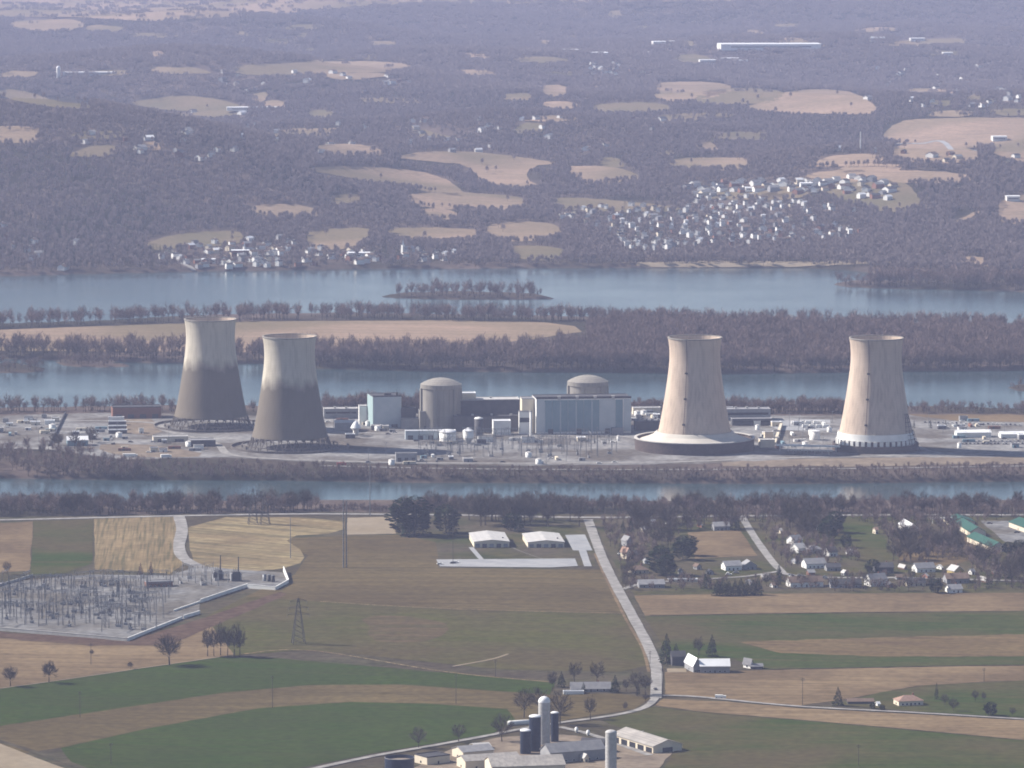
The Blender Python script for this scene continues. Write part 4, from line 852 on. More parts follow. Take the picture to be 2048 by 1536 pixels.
cooling_tower(1751, 899, 'clean beige cooling tower furthest right, with a white band at its foot', False, 'open')
def lathe_thing(name, label, cat, u, v, parts, group=None, rot=0):
    x, y, z = P(u, v); T = thing(name, label, cat, (x, y, z), rot, group)
    for nm, prof, m, sm in parts:
        mb = MB(); mb.lathe(prof, 40, cap1=prof[-1][0] > .2); obj(nm, mb, m, T, smooth=sm)
    return T
x, y, z = P(1822, 903); T = thing('scaffold_tower', 'conical lattice of scaffolding leaning on the right cooling tower', 'scaffolding', (x, y, z))
mb = MB()
for i in range(9):
    a = PI2*i/9; mb.tube((9*math.cos(a), 9*math.sin(a), 0), (1.5*math.cos(a)-5, 1.5*math.sin(a), 36), .3, .25, 4)
obj('pole_lattice', mb, M_dksteel, T)
mb = MB()
for k in range(1, 9):
    r = 9-7.5*k/9; c = -5*k/9
    for i in range(9):
        a, b_ = PI2*i/9, PI2*(i+1)/9; mb.tube((c+r*math.cos(a), r*math.sin(a), 4*k), (c+r*math.cos(b_), r*math.sin(b_), 4*k), .22, .22, 4)
obj('brace_lattice', mb, M_dksteel, T)

# ---------------------------------------------------------------- generic building
def fr(u0, u1, v, dep, rot=0.0):
    """footprint with its front bottom edge between two picture columns: centre, width, K"""
    x0, y0, _ = P((u0+u1)/2, v); k = K(y0); w = (u1-u0)/k; w = max((w-abs(math.sin(rot))*dep)/math.cos(rot), 1.0)
    # centre of the rotated footprint: nearest corner sits on the v row
    cx = x0; cy = y0+(dep*math.cos(rot)+w*abs(math.sin(rot)))/2
    return cx, cy, float(H(cx, cy)), w, k
def building(name, label, cat, u0, u1, v, vt, dep, walls, roof, style='flat', rot=0.0, rise=None, ridge='x', group=None, wins=None, door=True, extra=None, chim=False):
    cx, cy, z, w, k = fr(u0, u1, v, dep, rot); h = max(2.2, (v-vt)/k); z -= .3
    T = thing(name, label, cat, (cx, cy, z), rot, group); rise = (min(w, dep) if ridge == 'x' else w)*.2 if rise is None else rise
    mb = MB(); rb = MB()
    if style == 'flat':
        mb.box(0, 0, 0, w, dep, h); obj('wall', mb, walls, T)
        rb.box(0, 0, h, w-.6, dep-.6, .25)
        for a, b_, c, d in ((0, dep/2-.15, w+.2, .45), (0, -dep/2+.15, w+.2, .45), (w/2-.15, 0, .45, dep-.6), (-w/2+.15, 0, .45, dep-.6)): rb.box(a, b_, h+.005, c, d, .75)
        rf = obj('roof', rb, roof, T)
    elif style == 'hip':
        mb.box(0, 0, 0, w, dep, h); obj('wall', mb, walls, T); rb.hip(w, dep, h, rise); rf = obj('roof', rb, roof, T)
    else:
        mb.house(w, dep, h, rise, ridge, 0, 0, part='wall'); obj('wall', mb, walls, T)
        rb.house(w, dep, h, rise, ridge, 0, 0, over=.5, th=.3, part='roof'); rf = obj('roof', rb, roof, T)
    if chim: cb = MB(); cb.box(w*.2, dep*.08, h, 1.0, .9, rise+1.1); obj('chimney', cb, M_brick, rf)
    if wins is None: wins = max(2, min(5, int(w/4)))
    if wins:
        step = w/(wins+1)
        for i in range(wins):
            xx = -w/2+step*(i+1)
            if door and i == wins//2:
                d_ = MB(); d_.box(xx, -dep/2-.04, .3, 1.1, .12, 2.1); obj('door', d_, M_dkwall, T); continue
            q = MB(); q.box(xx, -dep/2-.02, 1.1, 1.5, .10, 1.3); o = obj('window', q, M_white, T); q = MB(); q.box(xx, -dep/2-.08, 1.2, 1.25, .06, 1.1); obj('pane', q, M_glass, o)
        q = MB(); q.box(-w/2-.03, 0, 1.1, .1, 1.5, 1.3); obj('window', q, M_glass, T)
    if extra: extra(T, w, dep, h)
    return T
def part(T, name, m, *boxes):
    mb = MB()
    for b_ in boxes: mb.box(*b_)
    return obj(name, mb, m, T)
# ---- reactor containment buildings
def containment(u, v, label):
    x, y, z = P(u, v); T = thing('containment_building', label, 'reactor building', (x, y, z-.3), .25)
    mb = MB(); mb.lathe([(19.4, 0), (19.4, 41)], 72); obj('wall', mb, M_cont, T, smooth=True)
    mb = MB(); mb.lathe([(19.4, 40.6), (20.3, 41.2), (20.3, 45.2), (18.6, 45.4)], 72); obj('ring_girder', mb, M_cont, T)
    mb = MB(); mb.lathe([(20.0*(1-i/12), 45.2+6.0*(1-(1-i/12)**2)) for i in range(12)]+[(.3, 51.2)], 72, cap1=True); obj('dome_roof', mb, M_cont, T, smooth=True)
    for i in range(6):
        a = PI2*i/6; mb = MB(); mb.box(20.1*math.cos(a), 20.1*math.sin(a), 0, 1.8, 3.6, 41.2, rot=a); obj('buttress', mb, M_cont, T)
    return T
containment(882, 858, 'fully exposed domed reactor building with buttresses, left of the long dark block')
containment(1175.5, 852, 'domed reactor building half hidden behind the blue striped turbine hall')
RT = R(6)
# ---- turbine halls
def hall(T, w, dep, h):
    n = 12; step = w/n
    seq = ['p', 'b', 'b', 'b', 'b', 'b', 'b', 'b', 'p', 'p', 'b', 'p']
    for i, s_ in enumerate(seq):
        top = h-1.2 if s_ == 'b' else h-.6; part(T, 'cladding_panel', M_blue if s_ == 'b' else M_pblue, (-w/2+step*(i+.5), -dep/2-.12, 2.5, step*.96, .25, top-2.5))
    for i in (1, 3, 5, 7, 9): part(T, 'cladding_panel', M_pblue, (-w/2+step*i+.3, -dep/2-.32, 1, 1.1, .25, h-4))
    part(T, 'downpipe', M_white, (w/2-step*1.0, -dep/2-.5, 0, .7, .6, h-1))
    part(T, 'parapet', M_rdark, (0, -dep/2+.3, h+.2, w+.6, .9, 2.0))
    for i in range(4): 
        mb = MB(); xx = -w/2+w*(.24+.19*i); mb.box(xx, -dep/2+.2, h-.6, 2.8, 2.4, 3.0); mb.box(xx, -dep/2+.2, h+2.4, 3.4, 3.0, .4); obj('roof_vent', mb, M_rlight, T)
    for i in range(3): part(T, 'loading_door', M_dkwall, (-w/2+w*(.15+.3*i), -dep/2-.3, 0, 5, .3, 5.5))
    part(T, 'lower_annex', M_grey, (w*.35, -dep/2-3, 0, w*.12, 5.6, 6.5))
building('turbine_hall', 'large blue and white striped turbine hall in front of the half hidden reactor dome', 'turbine hall', 1064, 1263, 869, 797, 38, M_white, M_rdark, 'flat', RT, wins=0, extra=hall)
def hall2(T, w, dep, h):
    part(T, 'cladding_panel', M_turq, (-w/2-.12, 0, 1, .22, dep-.6, h-1.2)); part(T, 'parapet', M_rdark, (0, -dep/2+.4, h+.2, w+.4, .9, 1.2))
    part(T, 'louvre', M_dkwall, (w*.25, -dep/2-.15, 1, 6, .25, 3.2)); part(T, 'roof_vent', M_rdark, (w*.1, 0, h+.2, 7, 6, 2.0)); part(T, 'roof_vent', M_rdark, (w*.42, -4, h+.2, 2, 2, 3.0))
building('turbine_hall', 'pale blue turbine hall with a turquoise end wall near the second cooling tower', 'turbine hall', 733, 803, 857, 793, 34, M_pblue, M_rdark, 'flat', R(11), wins=0, extra=hall2)
def simple(vents=0, pan=None, band=None):
    def f(T, w, dep, h):
        for i in range(vents): part(T, 'roof_vent', M_rlight, (-w/2+w*(i+1)/(vents+1), random.uniform(-.2, .2)*dep, h+.2, 2.2, 2.2, 1.8))
        if pan: 
            for i in range(pan): part(T, 'loading_door', M_dkwall, (-w/2+w*(i+.5)/pan, -dep/2-.15, .2, w/pan*.5, .2, min(h*.6, 4.5)))
        if band: part(T, 'window_band', M_glass, (0, -dep/2-.1, h*.55, w*.9, .15, h*.2))
    return f
for nm, lb, u0, u1, v, vt, dep, wm_, rm_, st, kw in [
 ('auxiliary_building', 'long dark auxiliary block with pale sloping roof between the two reactor domes', 868, 1040, 858, 800, 26, M_dkwall, M_rlight, 'flat', dict(extra=simple(2))),
 ('auxiliary_building', 'dark low block along the foot of the long dark auxiliary block', 905, 1062, 864, 833, 14, M_dkwall, M_rdark, 'flat', dict(extra=simple(3))),
 ('fuel_building', 'white roofed box on the back of the dark block, beside the exposed reactor building', 918, 952, 856, 786, 14, M_cream, M_rwhite, 'flat', {}),
 ('auxiliary_building', 'brown concrete block in front of the exposed reactor building', 836, 908, 861, 823, 20, M_cont, M_rgrey, 'flat', dict(extra=simple(0, 2))),
 ('auxiliary_building', 'low grey wing joined to the right of the pale blue turbine hall', 800, 838, 859, 838, 18, M_grey, M_rgrey, 'flat', {}),
 ('auxiliary_building', 'dark block behind the low grey wing', 800, 832, 856, 817, 12, M_dkwall, M_rdark, 'flat', {}),
 ('auxiliary_building', 'cream block left of the striped turbine hall', 1040, 1068, 866, 797, 22, M_cream, M_rgrey, 'flat', dict(extra=simple(0, 1))),
 ('stair_tower', 'white stair tower at the left corner of the striped turbine hall', 1037, 1060, 869, 823, 7, M_white, M_rgrey, 'flat', dict(extra=simple(0, 0, 1))),
 ('tank_building', 'white cube shaped building between the silo tank and the stair tower', 984, 1022, 871, 842, 15, M_white, M_rwhite, 'flat', {}),
 ('long_shed', 'long low white building behind the round white tanks', 809, 912, 880, 862, 9, M_pblue, M_rwhite, 'flat', dict(extra=simple(0, 5))),
 ('low_shed', 'low white shed right of the hopper tank', 955, 987, 885, 874, 6, M_white, M_rlight, 'flat', {}),
 ('low_shed', 'small white switchgear shed below the stair tower', 1042, 1070, 886, 874, 6, M_white, M_rlight, 'flat', {}),
 ('relay_house', 'dark little open fronted building standing in the cooling tower shadow', 790, 834, 925, 907, 9, M_conc2 if False else M_grey, M_rgrey, 'flat', dict(extra=simple(0, 3))),
 ('service_building', 'grey office block behind the second cooling tower', 645, 716, 838, 818, 16, M_grey, M_rlight, 'flat', dict(extra=simple(2, 0, 1))),
 ('service_building', 'small white penthouse block on the far side of the grey offices', 683, 699, 822, 806, 8, M_white, M_rwhite, 'flat', {}),
 ('service_building', 'white block beside the turquoise end wall', 716, 734, 850, 812, 14, M_white, M_rlight, 'flat', {}),
 ('long_shed', 'grey ribbed shed below the grey office block', 668, 716, 862, 845, 12, M_grey, M_rlight, 'gable', dict(rise=2)),
 ('office_block', 'dark office block with window bands right of the beige skirted tower', 1448, 1542, 842, 819, 20, M_grey, M_rgrey, 'flat', dict(extra=simple(3, 0, 1))),
 ('service_building', 'low dark block in front of the office block', 1462, 1545, 852, 838, 12, M_dkwall, M_rgrey, 'flat', dict(extra=simple(0, 0, 1))),
 ('low_shed', 'small white hut at the right edge of the skirted cooling tower', 1450, 1466, 832, 815, 6, M_white, M_rwhite, 'flat', {}),
 ('service_building', 'white wall building between the turbine hall and the skirted tower', 1264, 1322, 830, 816, 12, M_cream, M_rlight, 'flat', {}),
 ('service_building', 'dark low building right of the striped turbine hall', 1268, 1330, 862, 842, 16, M_dkwall, M_rgrey, 'flat', dict(extra=simple(4))),
 ('pump_house', 'beige pump house between the two beige cooling towers', 1518, 1550, 896, 880, 14, M_cream, M_rlight, 'flat', {}),
 ('pump_house', 'tall narrow beige tower block on the pump house', 1528, 1547, 884, 864, 9, M_cream, M_rlight, 'flat', {}),
 ('warehouse', 'long brown building behind the left yard near the far shore', 219, 322, 838, 815, 22, M_brick, M_rdark, 'flat', dict(extra=simple(0, 4))),
 ('shed', 'low shed with a pale end wall left of the grey roofed shed', 303, 376, 885, 874, 12, M_cream, M_rlight, 'flat', dict(extra=simple(0, 2))),
 ('shed', 'dark shed with grey roof below the leftmost cooling tower', 377, 431, 894, 881, 16, M_dkwall, M_rgrey, 'flat', {}),
 ('barn', 'blue sided shed with white roof on the left of the plant island', 130, 176, 893, 880, 16, M_blue, M_rwhite, 'gable', dict(rise=3)),
 ('warehouse', 'white warehouse in the car park beyond the right cooling tower', 1911, 1983, 876, 865, 14, M_white, M_rwhite, 'gable', dict(rise=2)),
 ('warehouse', 'long white roofed warehouse at the right edge of the car park', 1999, 2090, 877, 868, 14, M_white, M_rwhite, 'gable', dict(rise=2))]:
    building(nm, lb, 'plant building' if nm not in ('barn',) else 'shed', u0, u1, v, vt, dep, wm_, rm_, st, R(5) if u0 > 640 or u0 < 100 else R(8), wins=0, **kw)
for i, (v, w) in enumerate(((843, 248), (851, 252), (860, 253), (868, 254))):
    building('trailer', ['topmost', 'second', 'third', 'lowest'][i]+' of the four long white trailers stacked up the left yard', 'trailer', 216, w, v, v-8, 6, M_dkwall if i else M_white, M_rwhite, 'flat', R(4), wins=0, group='long white trailers in the left yard')
lathe_thing('storage_tank', 'large round white tank with shallow dome, left of the hopper tank', 'tank', 895.5, 882, [('tank_shell', [(8, 0), (8, 9)], M_white, True), ('dome_roof', [(8.3, 9), (8, 9.4), (5, 11), (.3, 11.6)], M_rwhite, True), ('tank_band', [(8.2, 8.4), (8.2, 9)], M_rlight, False)])
lathe_thing('hopper_tank', 'white tank with cone foot between the large round tank and low shed', 'tank', 936.5, 888, [('tank_shell', [(5.3, 6), (5.3, 13)], M_white, True), ('tank_cone', [(2.2, 0), (2.4, 2), (5.3, 6)], M_concl, True), ('cone_roof', [(5.6, 13), (.3, 16)], M_rwhite, True)])
lathe_thing('silo_tank', 'slim dark tank with white top before the long dark block', 'tank', 957.5, 872, [('tank_shell', [(4.2, 0), (4.2, 17)], M_dkwall, True), ('dome_roof', [(4.4, 17), (3.8, 18), (.3, 18.8)], M_white, True)])
lathe_thing('storage_tank', 'white round tank among the trailers between the beige towers', 'tank', 1629.5, 880, [('tank_shell', [(5, 0), (5, 9)], M_white, True), ('dome_roof', [(5.2, 9), (.3, 10)], M_rwhite, True)])
lathe_thing('dome_tank', 'small white dome on a stem left of the turquoise end wall', 'tank', 711.5, 872, [('tank_shell', [(2, 0), (2, 5), (5, 8)], M_concl, True), ('dome_roof', [(5.2, 8), (3, 12), (.3, 15)], M_rwhite, True)])
lathe_thing('vent_stack', 'tall thin white stack at the left corner of the striped turbine hall', 'stack', 1061.5, 872, [('stack_shell', [(1.1, 0), (1.1, 24)], M_white, True), ('stack_cap', [(1.4, 24), (1.4, 24.6), (.3, 24.7)], M_grey, False)])
# conveyor ramp, pipe rack
def beam_thing(name, label, cat, pts, w, h, z, m, legs=6, mleg=None):
    a = Vector(P(*pts[0])); b_ = Vector(P(*pts[1])); T = thing(name, label, cat, a); d = b_-a; mb = MB(); L = math.hypot(d.x, d.y); an = math.atan2(d.y, d.x)
    mb.box(d.x/2, d.y/2, z, L, w, h, rot=an); obj('deck', mb, m, T)
    for i in range(legs):
        t = (i+.5)/legs; mb = MB(); mb.box(d.x*t, d.y*t, 0, .5, .5, z, rot=an); obj('support', mb, mleg or m, T)
    return T
beam_thing('pipe_rack', 'long white pipe rack between the two beige cooling towers', 'pipe rack', [(1552, 902), (1680, 905)], 3, 1.6, 5, M_white, 8)
beam_thing('pipe_rack', 'second shorter pipe rack in the dark gap between the beige towers', 'pipe rack', [(1580, 909), (1665, 911)], 2.5, 1.2, 4, M_concl, 6)
beam_thing('conveyor', 'cream covered conveyor climbing behind the beige pump house', 'conveyor', [(1549, 893), (1563, 852)], 2.6, 1.8, 2, M_cream, 5)
beam_thing('barrier_wall', 'dark straight barrier running up the left yard', 'wall', [(99, 893), (131, 828)], 1.2, 2.2, 0.1, M_dksteel, 2)
# trailers and cars
def box_vehicle(name, label, cat, u, v, L, wd, h, body_m, rot, group=None, cab=False):
    x, y, z = P(u, v); T = thing(name, label, cat, (x, y, z+.3), rot, group)
    mb = MB(); mb.box(0, 0, .7, L, wd, h-.7)
    if cab: mb.box(L/2+1.1, 0, .6, 1.9, wd*.92, h*.62)
    obj('body', mb, body_m, T)
    for sx in (-.34, .34):
        for sy in (-1, 1):
            mb = MB(); mb.tube((sx*L, sy*wd*.48-.15, .5), (sx*L, sy*wd*.48+.15, .5), .5, .5, 10); obj('wheel', mb, M_tire, T)
    return T
for i, u in enumerate((1588, 1602, 1616, 1632, 1644, 1610, 1624, 1638, 1652)):
    box_vehicle('box_trailer', 'white box trailer parked in the rows between the beige towers', 'trailer', u, 849 if i < 5 else 856, 5.5, 2.6, 3.4, M_white, R(10), 'white trailers parked in rows')
box_vehicle('truck', 'red truck on the track below the second cooling tower', 'truck', 681, 932, 6.5, 2.6, 3, M_redp, R(12), cab=True)
box_vehicle('truck', 'white box truck below the left yard sheds', 'truck', 330, 917, 8, 3, 3.6, M_white, R(14), cab=True); box_vehicle('truck', 'white lorry with long box left of the white box truck', 'truck', 258, 915, 12, 3, 3.4, M_white, R(6), cab=True)
box_vehicle('excavator_truck', 'pale crane truck on the far left of the yard', 'truck', 88, 868, 8, 3, 3.4, M_cream, R(20), cab=True)
box_vehicle('van', 'white van on the field road right of the junction', 'van', 1438, 1398, 5.2, 2.1, 2.5, M_white, R(-6), cab=True)
def car_mesh():
    mb = MB(); mb.box(0, 0, .35, 4.5, 1.8, .6); mb.add([(-1.6, -.85, .95), (1.2, -.85, .95), (1.2, .85, .95), (-1.6, .85, .95), (-1.1, -.7, 1.45), (.6, -.7, 1.45), (.6, .7, 1.45), (-1.1, .7, 1.45)], [(0, 1, 5, 4), (1, 2, 6, 5), (2, 3, 7, 6), (3, 0, 4, 7), (4, 5, 6, 7)], [1, 1, 1, 1, 0])
    for sx in (-1.4, 1.4):
        for sy in (-.8, .8): mb.tube((sx, sy-.12, .33), (sx, sy+.12, .33), .33, .33, 8, 2)
    return mb
CM = [car_mesh().mesh('car', [m, M_glass, M_tire]) for m in (M_carb, M_white, M_dkwall, M_redp)]
def car(u, v, rot, label, group=None):
    x, y, z = P(u, v); i = random.choice((0, 0, 1, 1, 2)); o = link('car', CM[i], None, (x, y, z+.35), rot); o.scale = (1.1, 1.1, 1.1); return tag(o, label, 'car', group)
for i in range(34): car(1925+(i % 17)*8+random.uniform(-1, 1), 884+(i//17)*5, R(84), 'car parked in the long rows beyond the right cooling tower', 'cars in the right car park')
for i in range(22): car(1850+i*9, 846+i*.25, R(84), 'car parked in the far row below the tan field', 'cars in the far row')
for i in range(16): car(1292+(i % 8)*5, 846+(i//8)*7, R(80), 'car parked by the white wall left of the skirted tower', 'cars by the white wall')
car(1311, 1381, R(98), 'dark car driving down the straight road near the junction'); car(736, 926, R(10), 'pale car on the road in the cooling tower shadow')
for i, (u, v) in enumerate(((912, 1127), (906, 1128), (880, 1130))): car(u, v, R(8), ['pale car at the left end of the long pavement', 'second car at the left end of the long pavement', 'car at the very left end of the long pavement'][i])

# yard clutter: containers, sheds, lamp posts, cars
BUSY = [(330, 520, 820, 884), (465, 690, 860, 922), (1262, 1512, 850, 925), (1660, 1845, 850, 920)]
def free(u, v): return not any(a < u < b_ and c < v < d for a, b_, c, d in BUSY)
def clutter(n, reg, where):
    k = 0; us = [q[0] for q in reg]; vs = [q[1] for q in reg]
    while k < n:
        u = random.uniform(min(us), max(us)); v = random.uniform(min(vs), max(vs))
        if not inside(reg, np.array([u]), np.array([v]))[0] or not free(u, v): continue
        k += 1; t = random.random(); x, y, z = P(u, v); rot = R(random.choice((5, 8, 14, 95)))
        if t < .34:
            m, cn = random.choice(((M_white, 'white'), (M_blue, 'blue'), (M_brick, 'rust red'), (M_cream, 'cream'), (M_grey, 'grey')))
            T = thing('storage_container', '%s storage container %s' % (cn, where), 'container', (x, y, z+.3), rot, '%s storage containers %s' % (cn, where)); part(T, 'box_body', m, (0, 0, 0, random.choice((6, 12)), 2.5, 2.7)); part(T, 'container_door', M_dkwall, (-1, -1.3, .2, 2, .1, 2.2))
        elif t < .52:
            w = random.uniform(7, 16); building('shed', 'small flat roofed hut '+where, 'shed', u-w, u+w*.4, v, v-random.uniform(6, 10), random.uniform(5, 10), random.choice((M_white, M_grey, M_cream, M_dkwall)), random.choice((M_rlight, M_rgrey, M_rwhite)), 'flat', R(6), wins=1, door=True, group='small flat roofed huts '+where)
        elif t < .72: T = thing('lamp_post', 'tall yard lamp post '+where, 'lamp post', (x, y, z), rot, 'yard lamp posts '+where); mb = MB(); mb.tube((0, 0, 0), (0, 0, 13), .22, .14, 5); obj('pole_shaft', mb, M_steel, T); part(T, 'lamp_head', M_grey, (.5, 0, 12.8, 1.8, .5, .35))
        elif t < .92: car(u, v, rot, 'car parked '+where, 'cars parked '+where)
        else: r = random.uniform(1.8, 3.6); lathe_thing('small_tank', 'small white upright tank '+where, 'tank', u, v, [('tank_shell', [(r, 0), (r, 5)], M_white, True), ('tank_roof', [(r+.1, 5), (.3, 6)], M_rlight, True)], 'small white tanks '+where)
clutter(26, [(0, 840), (130, 836), (110, 886), (0, 880)], 'at the far left end of the plant yard')
clutter(36, [(140, 846), (320, 866), (430, 900), (330, 912), (150, 892)], 'between the left sheds and the river trees')
clutter(26, [(650, 838), (735, 842), (800, 870), (700, 880), (660, 860)], 'behind the second cooling tower')
clutter(26, [(700, 912), (1240, 916), (1240, 930), (700, 930)], 'along the near edge of the plant road')
clutter(22, [(1265, 826), (1325, 826), (1320, 850), (1265, 860)], 'between the turbine hall and the skirted tower')
clutter(40, [(1510, 850), (1680, 848), (1660, 912), (1520, 905)], 'between the two beige cooling towers')
clutter(34, [(1830, 836), (2060, 850), (2060, 898), (1850, 900)], 'in the car park right of the last cooling tower')
clutter(14, [(810, 880), (1240, 876), (1240, 886), (810, 890)], 'at the foot of the turbine halls')
# ---------------------------------------------------------------- switchyards
def gantry(w, h, label, group, key=[{}]):
    if (w, h) not in key[0]:
        T = thing('steel_gantry', label, 'gantry', (0, 0, 0), 0, group)
        for sx in (-1, 1):
            mb = MB(); mb.tube((sx*w/2-.5, 0, 0), (sx*w/2, 0, h), .17, .12, 4); mb.tube((sx*w/2+.5, 0, 0), (sx*w/2, 0, h), .17, .12, 4)
            for k in range(1, 6): mb.tube((sx*w/2-.5*(1-k/6), 0, h*k/6), (sx*w/2+.5*(1-(k-1)/6), 0, h*(k-1)/6), .1, .1, 3)
            mb.tube((sx*w/2, 0, h), (sx*w/2, 0, h+2.4), .14, .06, 4); obj('post', mb, M_steel, T)
        mb = MB(); mb.tube((-w/2, 0, h), (w/2, 0, h), .2, .2, 4); mb.tube((-w/2, 0, h-1.1), (w/2, 0, h-1.1), .16, .16, 4)
        n = max(3, int(w/2.4))
        for i in range(n): mb.tube((-w/2+w*i/n, 0, h-1.1*(i % 2)), (-w/2+w*(i+1)/n, 0, h-1.1*((i+1) % 2)), .1, .1, 3)
        obj('beam_lattice', mb, M_steel, T)
        for i in range(3): mb = MB(); mb.tube((-w/2+w*(i+.5)/3, 0, h-1.2), (-w/2+w*(i+.5)/3, 0, h-3.4), .2, .14, 5); obj('insulator', mb, M_dksteel, T)
        key[0][(w, h)] = T; return T
    return copy_tree(key[0][(w, h)], label)
def breaker(label, group, key=[None]):
    if key[0] is None:
        T = thing('circuit_breaker', label, 'switchgear', (0, 0, 0), 0, group); mb = MB(); mb.box(0, 0, 0, 4.0, 1.6, 2.2); obj('cabinet', mb, M_grey, T)
        for i in (-1.4, 0, 1.4): mb = MB(); mb.tube((i, 0, 2.2), (i*1.15, 0, 5.0), .22, .14, 6); obj('insulator', mb, M_dksteel, T)
        key[0] = T; return T
    return copy_tree(key[0], label)
def place(o, u, v, rot): x, y, z = P(u, v); o.location = (x, y, z+.2); o.rotation_euler = (0, 0, rot)
def yard(cells, label, group, rot, sizes, lab2, g2, nb):
    for u, v in cells:
        o = gantry(*random.choice(sizes), label, group); o['label'] = label; o['group'] = group; place(o, u, v, rot+R(random.choice((0, 0, 90, 35))))
    for i in range(nb):
        u, v = random.choice(cells); o = breaker(lab2, g2); o['label'] = lab2; o['group'] = g2; place(o, u+random.uniform(-14, 14), v+random.uniform(-3, 5), rot+R(random.choice((0, 90))))
cells = [(u+random.uniform(-9, 9), v+random.uniform(-2, 2)) for v in (890, 897, 904, 912) for u in range(850, 1236, 30)]
yard(cells, 'thin steel gantry in the switchyard before the turbine hall', 'gantries of the plant switchyard', R(6), ((14, 13), (18, 16), (10, 11)), 'circuit breaker in the switchyard before the turbine hall', 'breakers of the plant switchyard', 26)
cells = []
for v in range(1172, 1272, 11):
    for u in range(-40, 470, 25):
        if inside([(-60, 1168), (240, 1166), (330, 1170), (320, 1215), (300, 1262), (-60, 1255)], np.array([u]), np.array([v]))[0]: cells.append((u+random.uniform(-9, 9), v+random.uniform(-3, 3)))
yard(cells, 'grey steel gantry in the large substation on the left', 'gantries of the left substation', R(-12), ((13, 10), (16, 12), (18, 16), (9, 8)), 'circuit breaker in the large substation on the left', 'breakers of the left substation', 60)
cells = [(384, 1166), (396, 1160), (408, 1170), (430, 1172), (446, 1168), (420, 1160), (372, 1158), (352, 1168)]
yard(cells, 'steel gantry beside the twin transformers', 'gantries by the twin transformers', R(30), ((9, 9), (12, 12)), 'circuit breaker beside the twin transformers', 'breakers by the transformers', 6)
def transformer(u, v, label):
    x, y, z = P(u, v); T = thing('transformer', label, 'transformer', (x, y, z+.3), R(12)); part(T, 'tank_body', M_dkwall, (0, 0, 0, 6, 5, 7.5)); part(T, 'radiator', M_grey, (-3.6, 0, .6, 1, 4, 5.5)); part(T, 'radiator', M_grey, (3.6, 0, .6, 1, 4, 5.5))
    mb = MB(); mb.tube((2, 0, 0), (2, 0, 19), .5, .35, 5); obj('mast', mb, M_dksteel, T)
    for i in (-1.6, 0, 1.6): mb = MB(); mb.tube((i, 1, 7.5), (i, 1, 10.4), .3, .16, 6); obj('bushing', mb, M_steel, T)
transformer(436, 1160, 'left of the two big dark transformers in the substation'); transformer(472, 1163, 'right of the two big dark transformers in the substation')
for i, u in enumerate((529, 538, 546)): lathe_thing('oil_tank', ['left', 'middle', 'right'][i]+' of three small round tanks inside the white wall', 'tank', u, 1163+i, [('tank_shell', [(1.5, 0), (1.5, 5.5)], M_dksteel if i else M_steel, True), ('tank_cap', [(1.6, 5.5), (.3, 6)], M_steel, False)], 'small tanks in the substation')
building('control_house', 'long dark red control house behind the substation', 'building', 287, 345, 1176, 1164, 9, M_brick, M_rgrey, 'flat', R(12), wins=5)
def wall_run(label, pts, h, m, th=.5):
    W3 = [Vector(P(*p)) for p in pts]; T = thing('retaining_wall', label, 'wall', W3[0])
    for a, b_ in zip(W3[:-1], W3[1:]):
        d = b_-a; mb = MB(); n = max(1, int(d.length/6))
        for i in range(n):
            q = a+d*((i+.5)/n)-W3[0]; mb.box(q.x, q.y, -.4, d.length/n-.12, th, h+.4, rot=math.atan2(d.y, d.x))
        mb.box((a+b_).x/2-W3[0].x, (a+b_).y/2-W3[0].y, h+.01, d.length, th+.25, .2, rot=math.atan2(d.y, d.x)); obj('wall_panel', mb, m, T)
wall_run('white retaining wall slanting up from the near corner of the substation', [(255, 1283), (364, 1239)], 2.6, M_white)
wall_run('short white wall section just past the gap in the substation wall', [(367, 1238), (400, 1228)], 2.6, M_white)
wall_run('low white wall inside the bend of the substation yard', [(348, 1224), (400, 1206)], 1.6, M_white)
wall_run('long white wall section below the transformers', [(401, 1206), (495, 1175)], 2.8, M_white)
wall_run('white and grey wall round the right end of the substation', [(495, 1177), (551, 1181), (577, 1167), (567, 1145)], 3.2, M_white)
wall_run('grey wall along the near side of the substation', [(-60, 1256), (0, 1262), (254, 1283)], 2.6, M_concl)
wall_run('thin pale fence behind the substation', [(-60, 1190), (66, 1154)], 1.5, M_concl, .3)

